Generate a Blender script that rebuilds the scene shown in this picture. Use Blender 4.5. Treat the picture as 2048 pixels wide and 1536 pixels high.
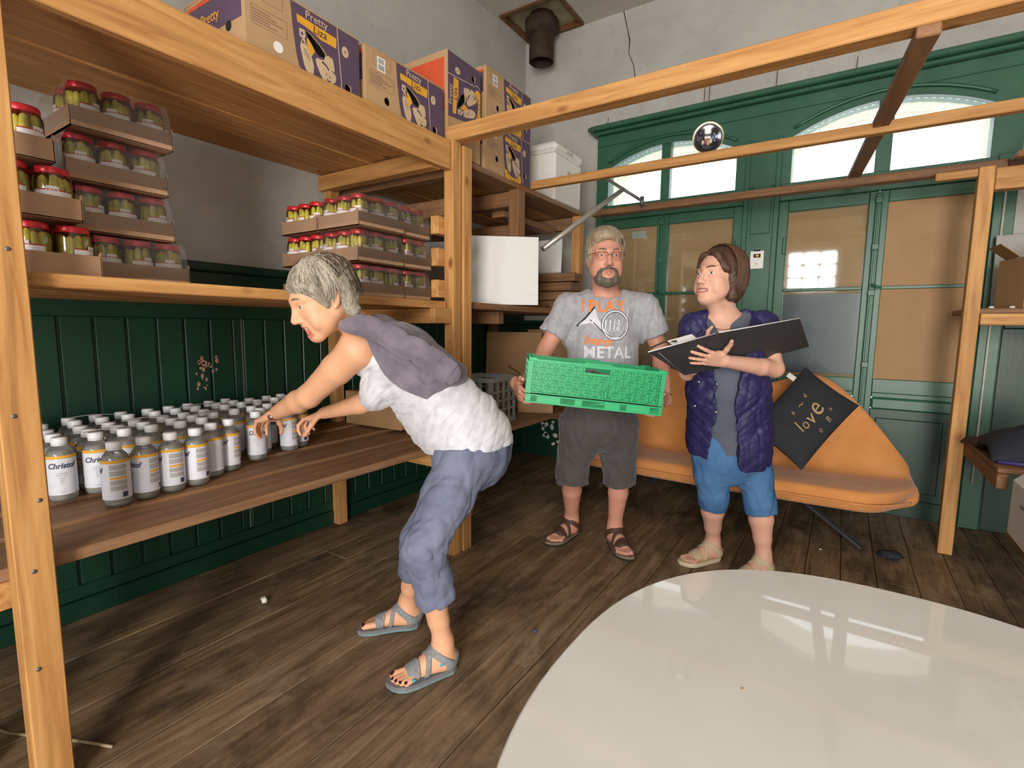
import bpy, bmesh, math, random
import numpy as np
from mathutils import Vector, Matrix, Euler

for o in list(bpy.data.objects):
    bpy.data.objects.remove(o, do_unlink=True)
SC = bpy.context.scene
COL = SC.collection

# ---------------------------------------------------------------- camera
YAW, PITCH, ROLL, FPX, CAMZ = -0.5773, 0.1134, 0.0112, 1009.0, 1.25
_f = Vector((math.sin(YAW) * math.cos(PITCH), math.cos(YAW) * math.cos(PITCH), -math.sin(PITCH)))
_r0 = Vector((math.cos(YAW), -math.sin(YAW), 0)); _u0 = _r0.cross(_f)
_r = _r0 * math.cos(ROLL) + _u0 * math.sin(ROLL)
_u = -_r0 * math.sin(ROLL) + _u0 * math.cos(ROLL)
cam_d = bpy.data.cameras.new('camera'); cam = bpy.data.objects.new('camera', cam_d); COL.objects.link(cam)
cam.matrix_world = Matrix(((_r.x, _u.x, -_f.x, 0), (_r.y, _u.y, -_f.y, 0), (_r.z, _u.z, -_f.z, CAMZ), (0, 0, 0, 1)))
cam_d.sensor_width = 36.0; cam_d.lens = 36.0 * FPX / 2048.0; cam_d.clip_start = 0.02; cam_d.clip_end = 200
SC.camera = cam

# ---------------------------------------------------------------- sky, daylight, exposure
world = bpy.data.worlds.new('World'); SC.world = world; world.use_nodes = True
_bg = world.node_tree.nodes['Background']
_bg.inputs[0].default_value = (0.93, 0.97, 1.0, 1); _bg.inputs[1].default_value = 2.6
SC.view_settings.view_transform = 'Standard'; SC.view_settings.look = 'None'
SC.view_settings.gamma = 1.0; SC.view_settings.use_curve_mapping = False
SC.view_settings.exposure = 0.25

def area_light(name, loc, rot, sx, sy, power, col):
    d = bpy.data.lights.new(name, 'AREA'); d.shape = 'RECTANGLE'; d.size = sx; d.size_y = sy
    d.energy = power; d.color = col
    o = bpy.data.objects.new(name, d); o.location = loc; o.rotation_euler = rot; COL.objects.link(o); return o
# daylight entering through the glazed doorway behind the camera
area_light('doorway_daylight', (0.90, -2.72, 1.35), (math.radians(90), 0, 0), 1.25, 2.5, 215, (1.0, 0.94, 0.86))
area_light('high_window_daylight', (-.58, -2.72, 2.33), (math.radians(84), 0, 0), .75, .7, 32, (0.95, 0.97, 1.0))

def cpos(x, y, d):
    """world point seen at photo pixel x, y at camera depth d (used for joints of posed things)"""
    return Vector((0, 0, CAMZ)) + (_f + _r * ((x - 1024) / FPX) - _u * ((y - 768) / FPX)) * d

# ---------------------------------------------------------------- helpers
def tag(o, label=None, cat=None, group=None, kind=None):
    if label: o['label'] = label
    if cat: o['category'] = cat
    if group: o['group'] = group
    if kind: o['kind'] = kind
    return o

def empty(name, loc=(0, 0, 0), rz=0.0, parent=None):
    o = bpy.data.objects.new(name, None); COL.objects.link(o); o.location = loc; o.rotation_euler = (0, 0, rz)
    o.empty_display_size = 0.05
    if parent: o.parent = parent
    return o

def obj(name, data, mat=None, parent=None, loc=None, rot=None):
    if mat is not None and data is not None and len(data.materials) == 0:
        for m in (mat if isinstance(mat, (list, tuple)) else [mat]): data.materials.append(m)
    o = bpy.data.objects.new(name, data); COL.objects.link(o)
    if parent: o.parent = parent
    if loc is not None: o.location = loc
    if rot is not None: o.rotation_euler = rot
    return o

def copy_tree(o, parent=None):
    c = o.copy(); COL.objects.link(c)
    if parent is not None: c.parent = parent
    for ch in list(o.children): copy_tree(ch, c)
    return c

class MB:
    """collects geometry for ONE mesh"""
    def __init__(s): s.v = []; s.f = []; s.m = []; s.s = []; s.mi = 0; s.sm = False
    def add(s, vs, fs, smooth=None):
        b = len(s.v); s.v.extend(tuple(p) for p in vs)
        for f in fs:
            s.f.append(tuple(i + b for i in f)); s.m.append(s.mi); s.s.append(s.sm if smooth is None else smooth)
        return s
    def box(s, x0, x1, y0, y1, z0, z1, c=0.0, M=None):
        if x0 > x1: x0, x1 = x1, x0
        if y0 > y1: y0, y1 = y1, y0
        if z0 > z1: z0, z1 = z1, z0
        c = min(c, (x1 - x0) * .45, (y1 - y0) * .45, (z1 - z0) * .45)
        if c <= 0:
            vs = [(x, y, z) for z in (z0, z1) for y in (y0, y1) for x in (x0, x1)]
            fs = [(0, 2, 3, 1), (4, 5, 7, 6), (0, 1, 5, 4), (2, 6, 7, 3), (0, 4, 6, 2), (1, 3, 7, 5)]
        else:
            vs = []; idx = {}
            for i, x in enumerate((x0, x1)):
                for j, y in enumerate((y0, y1)):
                    for k, z in enumerate((z0, z1)):
                        dx = c if i == 0 else -c; dy = c if j == 0 else -c; dz = c if k == 0 else -c
                        for a, p in enumerate(((x, y + dy, z + dz), (x + dx, y, z + dz), (x + dx, y + dy, z))):
                            idx[(i, j, k, a)] = len(vs); vs.append(p)
            g = lambda i, j, k, a: idx[(i, j, k, a)]
            fs = []
            for i in (0, 1): q = [g(i, 0, 0, 0), g(i, 1, 0, 0), g(i, 1, 1, 0), g(i, 0, 1, 0)]; fs.append(q if i else q[::-1])
            for j in (0, 1): q = [g(0, j, 0, 1), g(1, j, 0, 1), g(1, j, 1, 1), g(0, j, 1, 1)]; fs.append(q[::-1] if j else q)
            for k in (0, 1): q = [g(0, 0, k, 2), g(1, 0, k, 2), g(1, 1, k, 2), g(0, 1, k, 2)]; fs.append(q if k else q[::-1])
            for i in (0, 1):
                for j in (0, 1): q = [g(i, j, 0, 0), g(i, j, 1, 0), g(i, j, 1, 1), g(i, j, 0, 1)]; fs.append(q if (i ^ j) else q[::-1])
                for k in (0, 1): q = [g(i, 0, k, 0), g(i, 1, k, 0), g(i, 1, k, 2), g(i, 0, k, 2)]; fs.append(q[::-1] if (i ^ k) else q)
            for j in (0, 1):
                for k in (0, 1): q = [g(0, j, k, 1), g(1, j, k, 1), g(1, j, k, 2), g(0, j, k, 2)]; fs.append(q if (j ^ k) else q[::-1])
            for i in (0, 1):
                for j in (0, 1):
                    for k in (0, 1): q = [g(i, j, k, 0), g(i, j, k, 1), g(i, j, k, 2)]; fs.append(q if (i + j + k) % 2 else q[::-1])
        if M is not None: vs = [M @ Vector(p) for p in vs]
        return s.add(vs, fs, False)
    def beam(s, a, b, w, h, c=0.003, up=(0, 0, 1)):
        """rectangular bar from a to b, w across, h along up"""
        a = Vector(a); b = Vector(b); d = b - a; L = d.length; d.normalize(); up = Vector(up)
        sx = d.cross(up)
        if sx.length < 1e-4: sx = d.cross(Vector((0, 1, 0)))
        sx.normalize(); uz = sx.cross(d)
        M = Matrix(((d.x, sx.x, uz.x, a.x), (d.y, sx.y, uz.y, a.y), (d.z, sx.z, uz.z, a.z), (0, 0, 0, 1)))
        return s.box(0, L, -w / 2, w / 2, -h / 2, h / 2, c, M)
    def lathe(s, prof, n=24, M=None, smooth=True, cap=True):
        vs = []; fs = []
        for r, z in prof:
            for i in range(n):
                a = 2 * math.pi * i / n; vs.append(Vector((r * math.cos(a), r * math.sin(a), z)))
        for k in range(len(prof) - 1):
            for i in range(n):
                j = (i + 1) % n; fs.append((k * n + i, k * n + j, (k + 1) * n + j, (k + 1) * n + i))
        if cap:
            if prof[0][0] > 1e-5: fs.append(tuple(range(n))[::-1])
            if prof[-1][0] > 1e-5: fs.append(tuple((len(prof) - 1) * n + i for i in range(n)))
        if M is not None: vs = [M @ p for p in vs]
        return s.add(vs, fs, smooth)
    def tube(s, pts, r, n=10, smooth=True, cap=True, flat=None):
        pts = [Vector(p) for p in pts]; rs = r if isinstance(r, (list, tuple)) else [r] * len(pts)
        vs = []; fs = []; prev = None
        for i, p in enumerate(pts):
            t = (pts[min(i + 1, len(pts) - 1)] - pts[max(i - 1, 0)]).normalized()
            if prev is None:
                q = t.cross(Vector((0, 0, 1)))
                if q.length < 1e-3: q = t.cross(Vector((0, 1, 0)))
            else: q = prev - t * prev.dot(t)
            q.normalize(); prev = q; w = t.cross(q)
            for k in range(n):
                a = 2 * math.pi * k / n
                vs.append(p + q * math.cos(a) * rs[i] + w * math.sin(a) * rs[i] * (flat or 1.0))
        for i in range(len(pts) - 1):
            for k in range(n):
                j = (k + 1) % n; fs.append((i * n + k, i * n + j, (i + 1) * n + j, (i + 1) * n + k))
        if cap: fs.append(tuple(range(n))[::-1]); fs.append(tuple((len(pts) - 1) * n + k for k in range(n)))
        return s.add(vs, fs, smooth)
    def prism(s, poly, h0, h1, M=None, smooth=False):
        """polygon in xy (list of 2-tuples, ccw) extruded from z=h0 to h1"""
        n = len(poly); vs = [Vector((x, y, h0)) for x, y in poly] + [Vector((x, y, h1)) for x, y in poly]
        if M is not None: vs = [M @ p for p in vs]
        fs = [tuple(range(n))[::-1], tuple(range(n, 2 * n))] + [(i, (i + 1) % n, n + (i + 1) % n, n + i) for i in range(n)]
        return s.add(vs, fs, smooth)
    def ball(s, c, r, nu=14, nv=9, M=None):
        r = r if isinstance(r, (list, tuple)) else (r, r, r); vs = []; fs = []
        for j in range(nv + 1):
            t = math.pi * j / nv
            for i in range(nu):
                a = 2 * math.pi * i / nu
                p = Vector((r[0] * math.sin(t) * math.cos(a), r[1] * math.sin(t) * math.sin(a), -r[2] * math.cos(t)))
                vs.append((M @ p if M is not None else p) + Vector(c))
        for j in range(nv):
            for i in range(nu):
                k = (i + 1) % nu; fs.append((j * nu + i, j * nu + k, (j + 1) * nu + k, (j + 1) * nu + i))
        return s.add(vs, fs, True)
    def mesh(s, name='m'):
        me = bpy.data.meshes.new(name); me.from_pydata([tuple(p) for p in s.v], [], s.f)
        if s.f:
            me.polygons.foreach_set('material_index', s.m); me.polygons.foreach_set('use_smooth', s.s)
        me.validate(clean_customdata=False); me.update(); return me
    def build(s, name, mat, parent=None, loc=None, rot=None):
        return obj(name, s.mesh(name), mat, parent, loc, rot)

def grid_mesh(fn, nu, nv, closed_u=False):
    m = MB(); vs = [fn(i / (nu if closed_u else nu - 1), j / (nv - 1)) for j in range(nv) for i in range(nu)]
    fs = []
    for j in range(nv - 1):
        for i in range(nu if closed_u else nu - 1):
            k = (i + 1) % nu; fs.append((j * nu + i, j * nu + k, (j + 1) * nu + k, (j + 1) * nu + i))
    return m.add(vs, fs, True)

def text_mb(body, size, M, depth=0.0006, align='CENTER', shear=0.0, mb=None, sx=1.0, bold=0.0):
    """lettering as real geometry; local text plane xy mapped by matrix M"""
    c = bpy.data.curves.new('t', 'FONT'); c.body = body; c.size = size; c.align_x = align; c.align_y = 'CENTER'
    c.extrude = depth; c.shear = shear; c.offset = bold; c.resolution_u = 3
    o = bpy.data.objects.new('t', c); COL.objects.link(o)
    dg = bpy.context.evaluated_depsgraph_get(); me = bpy.data.meshes.new_from_object(o.evaluated_get(dg))
    mb = mb or MB()
    mb.add([M @ Vector((v.co.x * sx, v.co.y, v.co.z)) for v in me.vertices], [tuple(p.vertices) for p in me.polygons], False)
    bpy.data.objects.remove(o, do_unlink=True); bpy.data.curves.remove(c); bpy.data.meshes.remove(me)
    return mb

def plane_M(origin, xdir, ydir):
    x = Vector(xdir).normalized(); y = Vector(ydir); y = (y - x * y.dot(x)).normalized(); z = x.cross(y); o = Vector(origin)
    return Matrix(((x.x, y.x, z.x, o.x), (x.y, y.y, z.y, o.y), (x.z, y.z, z.z, o.z), (0, 0, 0, 1)))

# ---------------------------------------------------------------- materials
def lin(c):
    return tuple((v / 12.92 if v <= 0.04045 else ((v + 0.055) / 1.055) ** 2.4) for v in c)
def rgb(r, g, b): return (*lin((r / 255, g / 255, b / 255)), 1.0)

class NT:
    def __init__(s, name):
        s.m = bpy.data.materials.new(name); s.m.use_nodes = True; s.t = s.m.node_tree; s.t.nodes.clear()
        s.out = s.n('ShaderNodeOutputMaterial')
    def n(s, kind, **k):
        nd = s.t.nodes.new(kind)
        for a, v in k.items(): setattr(nd, a, v)
        return nd
    def l(s, a, b): s.t.links.new(a, b)
    def coords(s, scale=(1, 1, 1), kind='Object', rot=(0, 0, 0), rnd=0.0):
        tc = s.n('ShaderNodeTexCoord'); mp = s.n('ShaderNodeMapping'); mp.inputs['Scale'].default_value = scale
        mp.inputs['Rotation'].default_value = rot
        s.l(tc.outputs[kind], mp.inputs['Vector'])
        if rnd:
            oi = s.n('ShaderNodeObjectInfo'); mu = s.n('ShaderNodeMath', operation='MULTIPLY'); mu.inputs[1].default_value = rnd
            s.l(oi.outputs['Random'], mu.inputs[0]); s.l(mu.outputs[0], mp.inputs['Location'])
        return mp.outputs[0]
    def noise(s, vec, scale, detail=4, rough=0.55, dist=0.0):
        nd = s.n('ShaderNodeTexNoise'); nd.inputs['Scale'].default_value = scale; nd.inputs['Detail'].default_value = detail
        nd.inputs['Roughness'].default_value = rough; nd.inputs['Distortion'].default_value = dist
        if vec is not None: s.l(vec, nd.inputs['Vector'])
        return nd.outputs[0]
    def ramp(s, fac, stops):
        r = s.n('ShaderNodeValToRGB'); e = r.color_ramp.elements
        while len(e) < len(stops): e.new(0.5)
        for i, (p, c) in enumerate(stops): e[i].position = p; e[i].color = c if len(c) == 4 else (*c, 1)
        s.l(fac, r.inputs[0]); return r.outputs[0]
    def mix(s, fac, a, b, mode='MIX'):
        m = s.n('ShaderNodeMix', data_type='RGBA', blend_type=mode)
        for inp, v in ((m.inputs[0], fac), (m.inputs[6], a), (m.inputs[7], b)):
            if hasattr(v, 'is_linked') or hasattr(v, 'links'): s.l(v, inp)
            else: inp.default_value = v
        return m.outputs[2]
    def bump(s, h, strength, dist=0.01):
        b = s.n('ShaderNodeBump'); b.inputs['Strength'].default_value = strength; b.inputs['Distance'].default_value = dist
        s.l(h, b.inputs['Height']); return b.outputs[0]
    def bsdf(s, col, rough=0.6, metal=0.0, spec=0.5, normal=None, **k):
        p = s.n('ShaderNodeBsdfPrincipled')
        for key, v in (('Base Color', col), ('Roughness', rough), ('Metallic', metal), ('Specular IOR Level', spec)):
            if hasattr(v, 'links') or hasattr(v, 'is_linked'): s.l(v, p.inputs[key])
            else: p.inputs[key].default_value = v
        if normal is not None: s.l(normal, p.inputs['Normal'])
        for key, v in k.items(): p.inputs[key.replace('_', ' ')].default_value = v
        s.l(p.outputs[0], s.out.inputs[0]); return p

def plain(name, col, rough=0.6, metal=0.0, spec=0.5, var=0.12, scale=30, bump=0.0, **k):
    t = NT(name); v = t.coords(rnd=7.0); n = t.noise(v, scale, 4)
    d = tuple(c * (1 - var) for c in col[:3]) + (1,); u = tuple(min(1, c * (1 + var)) for c in col[:3]) + (1,)
    c = t.ramp(n, [(0.3, d), (0.7, u)])
    t.bsdf(c, rough, metal, spec, t.bump(n, bump, 0.004) if bump else None, **k); return t.m

def wood(name, axis, dark, mid, light, rough=0.6, scale=1.0, knots=True, stain=0.0):
    """grain along one axis; a little different on each object"""
    t = NT(name); sc = [14 * scale] * 3; sc[axis] = 0.9 * scale
    v = t.coords(tuple(sc), rnd=40.0)
    g = t.noise(v, 2.6, 5, 0.6, 0.9)
    wv = t.n('ShaderNodeTexWave', wave_type='BANDS', bands_direction='DIAGONAL'); wv.inputs['Scale'].default_value = 0.5
    wv.inputs['Distortion'].default_value = 7.0; wv.inputs['Detail'].default_value = 2; t.l(v, wv.inputs[0])
    c = t.ramp(g, [(0.25, dark), (0.5, mid), (0.78, light)])
    c = t.mix(0.16, c, t.ramp(wv.outputs[0], [(0.0, dark), (0.6, light)]))
    sc2 = [5.0] * 3; sc2[axis] = 2.6
    if knots:
        vo = t.n('ShaderNodeTexVoronoi'); vo.inputs['Scale'].default_value = 1.25; t.l(t.coords(tuple(sc2), rnd=23.0), vo.inputs['Vector'])
        k = t.ramp(vo.outputs['Distance'], [(0.05, (0.22, 0.10, 0.04, 1)), (0.13, (1, 1, 1, 1))])
        c = t.mix(0.75, c, k, 'MULTIPLY')
    oi = t.n('ShaderNodeObjectInfo')
    c = t.mix(0.5, c, t.ramp(oi.outputs['Random'], [(0, (0.72, 0.70, 0.68, 1)), (1, (1.0, 1.0, 1.0, 1))]), 'MULTIPLY')
    if stain:
        st = t.noise(t.coords((3, 3, 3), rnd=11), 1.6, 6, 0.65)
        c = t.mix(t.ramp(st, [(0.48, (0, 0, 0, 1)), (0.66, (stain,) * 3 + (1,))]), c, (0.16, 0.11, 0.08, 1))
    t.bsdf(c, rough, 0, 0.35, t.bump(g, 0.25, 0.003)); return t.m

PD, PM, PL = rgb(156, 104, 58), rgb(200, 146, 86), rgb(220, 172, 112)
M_wx, M_wy, M_wz = (wood('pine_' + 'xyz'[a], a, PD, PM, PL) for a in range(3))
OD, OM, OL = rgb(108, 74, 46), rgb(142, 102, 68), rgb(168, 126, 88)
M_ox, M_oy, M_oz = (wood('grey_timber_' + 'xyz'[a], a, OD, OM, OL, stain=0.6) for a in range(3))
M_slat = wood('shelf_slat_wood', 1, rgb(120, 86, 60), rgb(152, 114, 82), rgb(178, 138, 100), stain=0.3)

def mat_floor():
    t = NT('worn_floorboards'); v = t.coords((9, 0.8, 9), rnd=60)
    g = t.noise(v, 3.0, 6, 0.65, 0.8)
    c = t.ramp(g, [(0.25, rgb(88, 70, 54)), (0.5, rgb(138, 114, 88)), (0.75, rgb(178, 152, 122))])
    s1 = t.noise(t.coords((1, 0.55, 1)), 3.4, 7, 0.7, 0.4)
    c = t.mix(t.ramp(s1, [(0.46, (0, 0, 0, 1)), (0.66, (0.78,) * 3 + (1,))]), c, rgb(56, 48, 43))
    s2 = t.noise(t.coords((2.0, 1.2, 2), rnd=3), 4.5, 5, 0.6)
    c = t.mix(t.ramp(s2, [(0.56, (0, 0, 0, 1)), (0.70, (0.55,) * 3 + (1,))]), c, rgb(172, 152, 124))
    oi = t.n('ShaderNodeObjectInfo')
    c = t.mix(0.7, c, t.ramp(oi.outputs['Random'], [(0, (0.7, 0.67, 0.65, 1)), (1, (1, 0.98, 0.95, 1))]), 'MULTIPLY')
    r = t.ramp(s1, [(0.3, (0.42,) * 3 + (1,)), (0.7, (0.62,) * 3 + (1,))])
    t.bsdf(c, r, 0, 0.4, t.bump(g, 0.35, 0.004)); return t.m
M_floor = mat_floor()

def mat_plaster(name, a, b, c2):
    t = NT(name); v = t.coords((1, 1, 1)); n = t.noise(v, 1.6, 7, 0.6, 0.3); n2 = t.noise(v, 12, 5, 0.6)
    c = t.ramp(n, [(0.3, a), (0.6, b)]); c = t.mix(t.ramp(n2, [(0.55, (0, 0, 0, 1)), (0.8, (0.5,) * 3 + (1,))]), c, c2)
    t.bsdf(c, 0.75, 0, 0.3, t.bump(n2, 0.25, 0.006)); return t.m
M_plaster = mat_plaster('plaster', rgb(170, 168, 164), rgb(190, 188, 184), rgb(152, 147, 140))
M_ceil = mat_plaster('ceiling_plaster', rgb(178, 173, 163), rgb(194, 190, 181), rgb(148, 137, 118))

def mat_green(name, a, b, rough=0.38):
    t = NT(name); v = t.coords((1, 1, 0.5)); n = t.noise(v, 3, 6, 0.6); n2 = t.noise(t.coords((22, 22, 3), rnd=9), 2.0, 5, 0.6)
    c = t.ramp(n, [(0.3, a), (0.7, b)])
    c = t.mix(t.ramp(n2, [(0.66, (0, 0, 0, 1)), (0.76, (0.35,) * 3 + (1,))]), c, rgb(96, 132, 112))
    t.bsdf(c, rough, 0, 0.5, t.bump(n2, 0.15, 0.003)); return t.m
M_green = mat_green('green_paint', rgb(40, 86, 66), rgb(56, 106, 84))
M_dgreen = mat_green('dark_green_wainscot_paint', rgb(12, 48, 34), rgb(18, 62, 44), 0.4)

def mat_card(name, base, var=0.10):
    t = NT(name); v = t.coords((1, 1, 1), rnd=9); n = t.noise(v, 5, 5, 0.6)
    wv = t.n('ShaderNodeTexWave'); wv.inputs['Scale'].default_value = 60; wv.inputs['Distortion'].default_value = 0.5; t.l(v, wv.inputs[0])
    c = t.ramp(n, [(0.25, tuple(x * (1 - var) for x in base[:3]) + (1,)), (0.75, tuple(min(1, x * (1 + var)) for x in base[:3]) + (1,))])
    t.bsdf(c, 0.8, 0, 0.2, t.bump(wv.outputs[0], 0.06, 0.002)); return t.m
M_card = mat_card('cardboard', rgb(184, 150, 112))
M_card2 = mat_card('brown_cardboard', rgb(166, 130, 92))
M_traycard = mat_card('tray_cardboard', rgb(170, 136, 108))
M_purple = plain('purple_print', rgb(88, 68, 92), 0.7, var=0.06)
M_orange = plain('orange_red_print', rgb(205, 82, 44), 0.7, var=0.1)
M_yellow = plain('yellow_print', rgb(226, 166, 48), 0.65, var=0.06)
M_cream = plain('cream_print', rgb(206, 180, 146), 0.7, var=0.05)
M_tanprint = plain('faint_print', rgb(142, 112, 92), 0.75, var=0.05)
M_dark = plain('near_black', rgb(22, 19, 18), 0.8, var=0.2)
M_blackprint = plain('black_print', rgb(40, 38, 40), 0.7, var=0.1)
M_white = plain('white_card', rgb(236, 235, 232), 0.5, var=0.03)
M_foam = plain('polystyrene', rgb(238, 236, 230), 0.8, var=0.05, scale=160, bump=0.4)
M_steel = plain('brushed_steel', rgb(190, 188, 184), 0.32, 1.0, var=0.08, scale=12)
M_dsteel = plain('dull_grey_steel', rgb(120, 124, 130), 0.42, 0.8, var=0.08)
M_rust = plain('rusty_iron', rgb(62, 46, 38), 0.75, 0.3, var=0.5, scale=14, bump=0.6)
M_rustwood = plain('rust_stained_edge', rgb(106, 70, 42), 0.85, var=0.35, scale=16, bump=0.6)

def mat_clear(name, tint, gloss=0.06, milky=0.0, milkcol=(0.8, 0.82, 0.84, 1), rough=0.04):
    """thin clear wall: mostly see-through, mirror glints growing towards grazing angles"""
    t = NT(name); tr = t.n('ShaderNodeBsdfTransparent'); tr.inputs[0].default_value = tint
    gl = t.n('ShaderNodeBsdfGlossy'); gl.inputs['Roughness'].default_value = rough; gl.inputs[0].default_value = (1, 1, 1, 1)
    fr = t.n('ShaderNodeFresnel'); fr.inputs[0].default_value = 1.45
    n = t.noise(t.coords((1, 1, 1)), 3, 2)
    ad = t.n('ShaderNodeMath', operation='MULTIPLY_ADD'); t.l(fr.outputs[0], ad.inputs[0]); ad.inputs[1].default_value = 1.0; ad.inputs[2].default_value = gloss * 0.3
    m1 = t.n('ShaderNodeMixShader'); t.l(ad.outputs[0], m1.inputs[0]); t.l(tr.outputs[0], m1.inputs[1]); t.l(gl.outputs[0], m1.inputs[2])
    last = m1
    if milky:
        df = t.n('ShaderNodeBsdfDiffuse'); df.inputs[0].default_value = milkcol
        fac = t.n('ShaderNodeMath', operation='MULTIPLY'); t.l(n, fac.inputs[0]); fac.inputs[1].default_value = milky * 2
        m2 = t.n('ShaderNodeMixShader'); t.l(fac.outputs[0], m2.inputs[0]); t.l(m1.outputs[0], m2.inputs[1]); t.l(df.outputs[0], m2.inputs[2]); last = m2
    t.l(last.outputs[0], t.out.inputs[0]); return t.m
M_pane = mat_clear('window_glass', (0.94, 0.97, 0.96, 1))
M_jarglass = mat_clear('jar_glass', (0.93, 0.95, 0.88, 1), rough=0.08)
M_botglass = mat_clear('bottle_plastic', (0.95, 0.96, 0.95, 1), milky=0.08, milkcol=(0.85, 0.86, 0.86, 1), rough=0.06)
M_liquid = mat_clear('cloudy_liquid', (0.90, 0.90, 0.87, 1), milky=0.26, milkcol=(0.84, 0.83, 0.78, 1), rough=0.2)
M_film = mat_clear('shrink_film', (0.97, 0.97, 0.97, 1), milky=0.03, milkcol=(0.9, 0.88, 0.86, 1), rough=0.12)
# ================================================================ THE ROOM
XW, YW, ZC, XR, YF = -2.645, 4.235, 3.84, 2.1, -2.5
rnd = random.Random(5)

# floor: individual boards running towards the window wall
floor = MB().box(XW - .1, XR + .1, YF - .1, YW + .5, -0.12, -0.022).build('floor', M_dark); tag(floor, kind='structure')
_x = XW; k = 0
while _x < XR:
    w = 0.150 + 0.02 * rnd.random(); cut = YF + 1.2 + 4.6 * rnd.random()
    for (a, b) in ((YF, cut), (cut, YW)):
        dz = -0.0035 * rnd.random()
        MB().box(_x + .0016, min(_x + w, XR) - .0016, a + .001, b - .001, -0.024, dz, 0.0022).build('floor_plank', M_floor, floor)
    _x += w

# left wall: plaster above, tongue-and-groove wainscot below
wall_left = MB().box(XW - .25, XW, YF - .2, YW + .3, -0.1, ZC + .2).build('wall_left', M_plaster); tag(wall_left, kind='structure')
y = 0.132
while y < YW - 0.1:
    stile = abs(y - 1.40) < 0.05
    w = 0.05 if stile else 0.1155
    d = 0.012 if stile else 0.02
    mb = MB(); mb.box(XW, XW + d, y + .0008, y + w - .010, 0.14, 1.272, 0.003)
    if not stile: mb.box(XW, XW + d - .006, y + w - .010, y + w - .004, 0.14, 1.272, 0.002)
    mb.build('wainscot_plank', M_dgreen, wall_left); y += w
MB().box(XW, XW + .024, YF, YW, 1.272, 1.50, .004).build('wainscot_rail', M_dgreen, wall_left)
MB().box(XW, XW + .045, YF, YW, 1.50, 1.545, .008).build('dado_cap', M_dgreen, wall_left)
for (a, b) in ((0.132 - .35, 0.132),): MB().box(XW, XW + .02, YF, b, 0.14, 1.272, .003).build('wainscot_panel', M_dgreen, wall_left)
bl = MB(); bl.box(XW, XW + .034, YF, YW, 0.0, 0.082, .004); bl.box(XW, XW + .028, YF, YW, 0.086, 0.142, .004)
tag(bl.build('baseboard_left', M_dgreen), kind='structure')
chips = MB()
M_chip = plain('bare_plaster_chip', rgb(186, 130, 112), 0.8); M_chipw = plain('pale_chip', rgb(206, 204, 196), 0.8)
for i in range(26):
    yy = 1.245 + rnd.uniform(-.035, .065); zz = 0.90 + rnd.uniform(0, .19); r = rnd.uniform(.003, .009)
    Mx = Matrix.Translation((XW + .0205, yy, zz)) @ Matrix.Rotation(math.radians(90), 4, 'Y') @ Matrix.Diagonal((rnd.uniform(1, 1.8), 1, 1, 1))
    chips.lathe([(r, 0), (r * .9, .0008)], 9, Mx, False)
tag(chips.build('paint_chips', M_chip, wall_left), kind='stuff')

# back wall (street side)
JX0, JX1 = -1.875, 0.80
wb = MB(); wb.box(XW - .2, JX0, YW, YW + .4, -.1, ZC + .2); wb.box(JX0, JX1, YW, YW + .4, 2.90, ZC + .2); wb.box(JX1, XR + .2, YW, YW + .4, -.1, ZC + .2)
wall_back = wb.build('wall_back', M_plaster); tag(wall_back, kind='structure')
for (a, b) in ((XW, JX0 - .01), (JX1 + .01, XR)):
    MB().box(a, b, YW - .022, YW, 0.0, 1.27, .003).build('wainscot_panel', M_dgreen, wall_back)
    MB().box(a, b, YW - .04, YW, 1.27, 1.31, .006).build('dado_cap', M_dgreen, wall_back)
chips = MB()
for i in range(26):
    xx = rnd.uniform(-2.45, -1.95); zz = rnd.uniform(.12, .42); r = rnd.uniform(.004, .022)
    Mx = Matrix.Translation((xx, YW - .0225, zz)) @ Matrix.Rotation(math.radians(90), 4, 'X') @ Matrix.Rotation(rnd.random() * 6, 4, 'Z') @ Matrix.Diagonal((rnd.uniform(1, 2.0), 1, 1, 1))
    chips.lathe([(r, 0), (r * .9, .0008)], 8, Mx, False)
tag(chips.build('paint_chips', M_chipw, wall_back), kind='stuff')
cr = [(-1.70, 3.84), (-1.665, 3.70), (-1.64, 3.60), (-1.645, 3.50), (-1.60, 3.40), (-1.58, 3.28), (-1.585, 3.21), (-1.52, 3.20), (-1.40, 3.20)]
MB().tube([(a, YW - .0005, b) for a, b in cr], [.004, .003, .005, .0025, .003, .004, .003, .0018, .001], 5).build('crack', M_dark, wall_back)
# outer leaf with brick arches seen through the fanlights
ARCH = {1: (-1.263, 0.508, 2.715, 0.13), 2: (0.135, 0.525, 2.735, 0.135)}
def arch_z(n, x): xc, h, zc, k = ARCH[n]; return zc - k * ((x - xc) / h) ** 2
def arch_slab(mb, n, x0, x1, zt, y0, y1, N=26):
    """slab from the arch line up to zt, over x0..x1 (beyond the arch it comes down to the springing)"""
    xc, h, zc, k = ARCH[n]; xs = [xc - h + 2 * h * i / N for i in range(N + 1)]
    for a, b in zip(xs[:-1], xs[1:]):
        za, zb = arch_z(n, a), arch_z(n, b)
        vs = [(a, y0, za), (b, y0, zb), (b, y0, zt), (a, y0, zt), (a, y1, za), (b, y1, zb), (b, y1, zt), (a, y1, zt)]
        mb.add(vs, [(0, 1, 2, 3), (7, 6, 5, 4), (0, 4, 5, 1), (3, 2, 6, 7)], False)
    zs = zc - k
    if x0 < xc - h: mb.box(x0, xc - h, y0, y1, 2.285, zt)
    if x1 > xc + h: mb.box(xc + h, x1, y0, y1, 2.285, zt)
M_brick = plain('pale_limewashed_brick', rgb(226, 218, 204), 0.8, var=0.12, scale=18, bump=0.4)
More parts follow.
